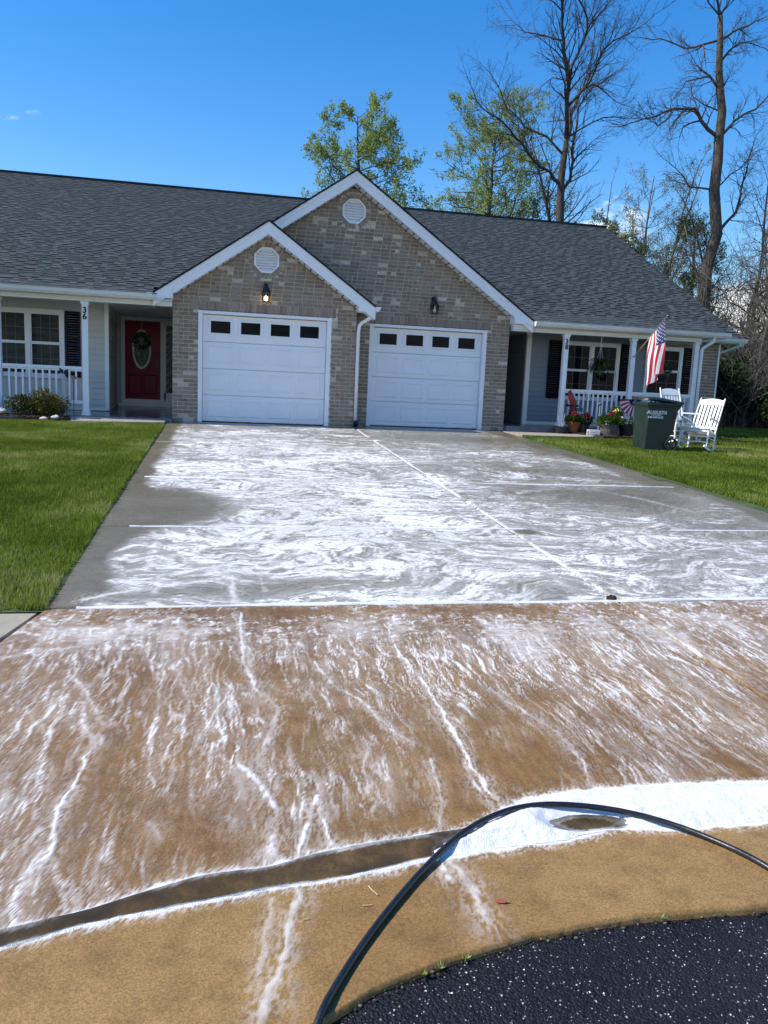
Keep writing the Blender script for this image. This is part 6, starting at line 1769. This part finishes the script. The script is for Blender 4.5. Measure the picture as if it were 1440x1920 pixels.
    proc('budding_tree', 'olive green budding tree low behind the roof slope', 18.6, 34, 8.6, .10, 61, 'bark', LF2, 'leaf_bud', 4, .11, .8, stems=1, crown=.28, t1=.22)
    proc('leafing_tree', 'dark olive leafy tree in front of the thick bare trunk', 21.2, 35, 9.2, .13, 62, 'bark', LF2, 'leaf_green', 3, .10, .7, crown=.28, t1=.3)
    TH = dict(seg=[8, 5, 4, 4, 3], wob=.2, trop=.02, lev=3, kids=[5, 6, 6, 4], t0=.15, spread=(.4, 1.1), shrink=.62, n=26, el=(-.1, 1.1), start=1)
    spots = [(20.9, 27.5, 10.3, .14, 'bark', 'leaning tangled bare tree at the right edge of the picture'), (22.6, 30, 10.6, .12, 'bark_dark', 'dark bare tree with curling branches beyond the thick trunk'), (18.7, 25.5, 6.3, .08, 'bark_pale', 'low pale tangled tree beside the right corner of the house'),
             (19.9, 29.0, 8.3, .10, 'bark', 'crooked bare tree between the roof corner and the picture edge'), (17.8, 27.5, 6.2, .09, 'bark_dark', 'short dark bare tree behind the roof corner'), (23.5, 33, 11.5, .12, 'bark_pale', 'pale bare tree farthest right in the thicket'), (21.8, 25.5, 7.0, .08, 'bark_pale', 'small pale bare tree in front of the thicket'), (19.2, 33.0, 7.6, .1, 'bark', 'bare vine hung tree low behind the roof slope'),
             (22.0, 28.5, 9.6, .09, 'bark', 'bare many branched tree beside the leaning tangled one'), (20.6, 26.2, 7.6, .07, 'bark_dark', 'slim dark bare tree in front of the dark curling one'), (24.5, 31, 11.2, .1, 'bark', 'bare tree half out of the picture at the far right'),
             (21.4, 32, 10.4, .1, 'bark_dark', 'dark bare tree just right of the thick trunk'), (18.2, 30.5, 7.2, .07, 'bark', 'small bare tree close left of the thick trunk'), (23.2, 27.2, 8.6, .08, 'bark_pale', 'pale bare tree crossing the right picture edge')]
    for i, (x, y, h, r, bk, lab) in enumerate(spots):
        proc('thicket_tree', lab, x, y, h, r, 70+i, bk, TH, 'leaf_bud', 1, .07, .35, stems=1+(i % 3 == 0), crown=.24, t1=.12, lean=(.06*((i % 3)-1), 0), grp='bare trees of the right thicket')
    # understorey tangle of stems and vines
    random.seed(90); mb = MB()
    for k in range(6200):
        x, y = random.uniform(15.6, 28), random.uniform(23.5, 40)
        if x < 14.5+(y-22)*.18: continue
        a = random.uniform(0, 6.28); L = random.uniform(1.5, 5.5)*(1 if random.random() < .6 else 1.75)
        pts, _ = wander(Vector((x, y, -.1)), Vector((math.cos(a)*.5, math.sin(a)*.5, 1)), L, 5, .28, -.02); mb.cur = random.random()
        mb.tube(pts, [random.uniform(.008, .022)*(1-.16*i) for i in range(6)], 3, cap=False)
    mb.build('brush', 'bark_pale', kind='stuff', label='tangle of thin bare stems and vines in the right thicket')
    # far wood behind everything, seen between the stems
    mb = MB()
    for k in range(320):
        x, y = random.uniform(-5, 70), random.uniform(60, 90); h = random.uniform(5, 9)
        pts, _ = wander(Vector((x, y, 0)), Vector((0, 0, 1)), h, 5, .07, .02); mb.tube(pts, [.10-.017*i for i in range(6)], 3, cap=False)
        for q in range(5):
            p = pts[random.randrange(1, 5)]; a = random.uniform(0, 6.28); w2, _ = wander(p, Vector((math.cos(a), math.sin(a), .8)), h*.35, 4, .2, .02); mb.tube(w2, [.04, .035, .03, .02, .012], 3, cap=False)
    mb.build('far_wood', 'bark', kind='stuff', label='far bare wood seen low between the nearer trunks')
    # bushes under the thicket
    def bush(name, label, x, y, rx, ry, rz, n, mat, seed, sz=.12): return shrub(name, label, x, y, rx, ry, rz, n, mat, seed, sz, cat='bush')
    bush('evergreen_bush', 'tall dark evergreen bush close to the right corner of the house', 16.0, 24.0, 1.1, 1.1, 1.35, 5200, 'leaf_dark', 101, .14)
    bush('evergreen_bush', 'dark evergreen bush in deep shade behind the side table', 17.6, 24.6, 1.2, 1.1, 1.15, 5200, 'leaf_dark', 102, .14)
    bush('evergreen_bush', 'wide black green bush at the back of the right lawn', 19.8, 25.6, 1.5, 1.2, 1.0, 5200, 'leaf_dark', 103, .14)
    bush('evergreen_bush', 'dark green bush behind the others at the edge of the thicket', 18.2, 27.0, 1.3, 1.2, 1.9, 5200, 'leaf_dark', 107, .15)
    bush('green_bush', 'bright green leafy bush at the right edge of the lawn', 17.9, 22.9, .75, .7, .62, 3400, 'leaf_green', 104, .10)
    bush('green_bush', 'light green bush in the sun high beside the roof corner', 18.6, 26.0, .9, .9, 1.5, 2600, 'leaf_spring', 105, .10)
    bush('green_bush', 'small sunlit green bush farthest right on the lawn', 19.6, 23.6, .8, .7, .75, 3200, 'leaf_green', 106, .10)
    bush('green_bush', 'low fresh green bush behind the roof slope near the thick trunk', 19.3, 30.5, 1.2, 1.0, 2.7, 2600, 'leaf_spring', 108, .12)
tree_group()
import OpenImageIO as oiio, numpy as np, sys
a=oiio.ImageBuf('/workdir/render_main.png').get_pixels(oiio.UINT8)[:,:,:3]
def m(x,y,r=4): return a[y-r:y+r+1,x-r:x+r+1].reshape(-1,3).mean(0).round().astype(int).tolist()
for n,x,y in (('sky top',200,30),('sky mid',200,130),('roofL',100,230),('roofR',560,280),('door',265,390),('brick',340,330),('foam',300,500),('bare',170,500),('apron',330,740),('tan',350,900),('asph',650,990),('grass',60,500),('grassR',700,470),('rake',470,280),('siding',98,370)):
    print(n,m(x,y))
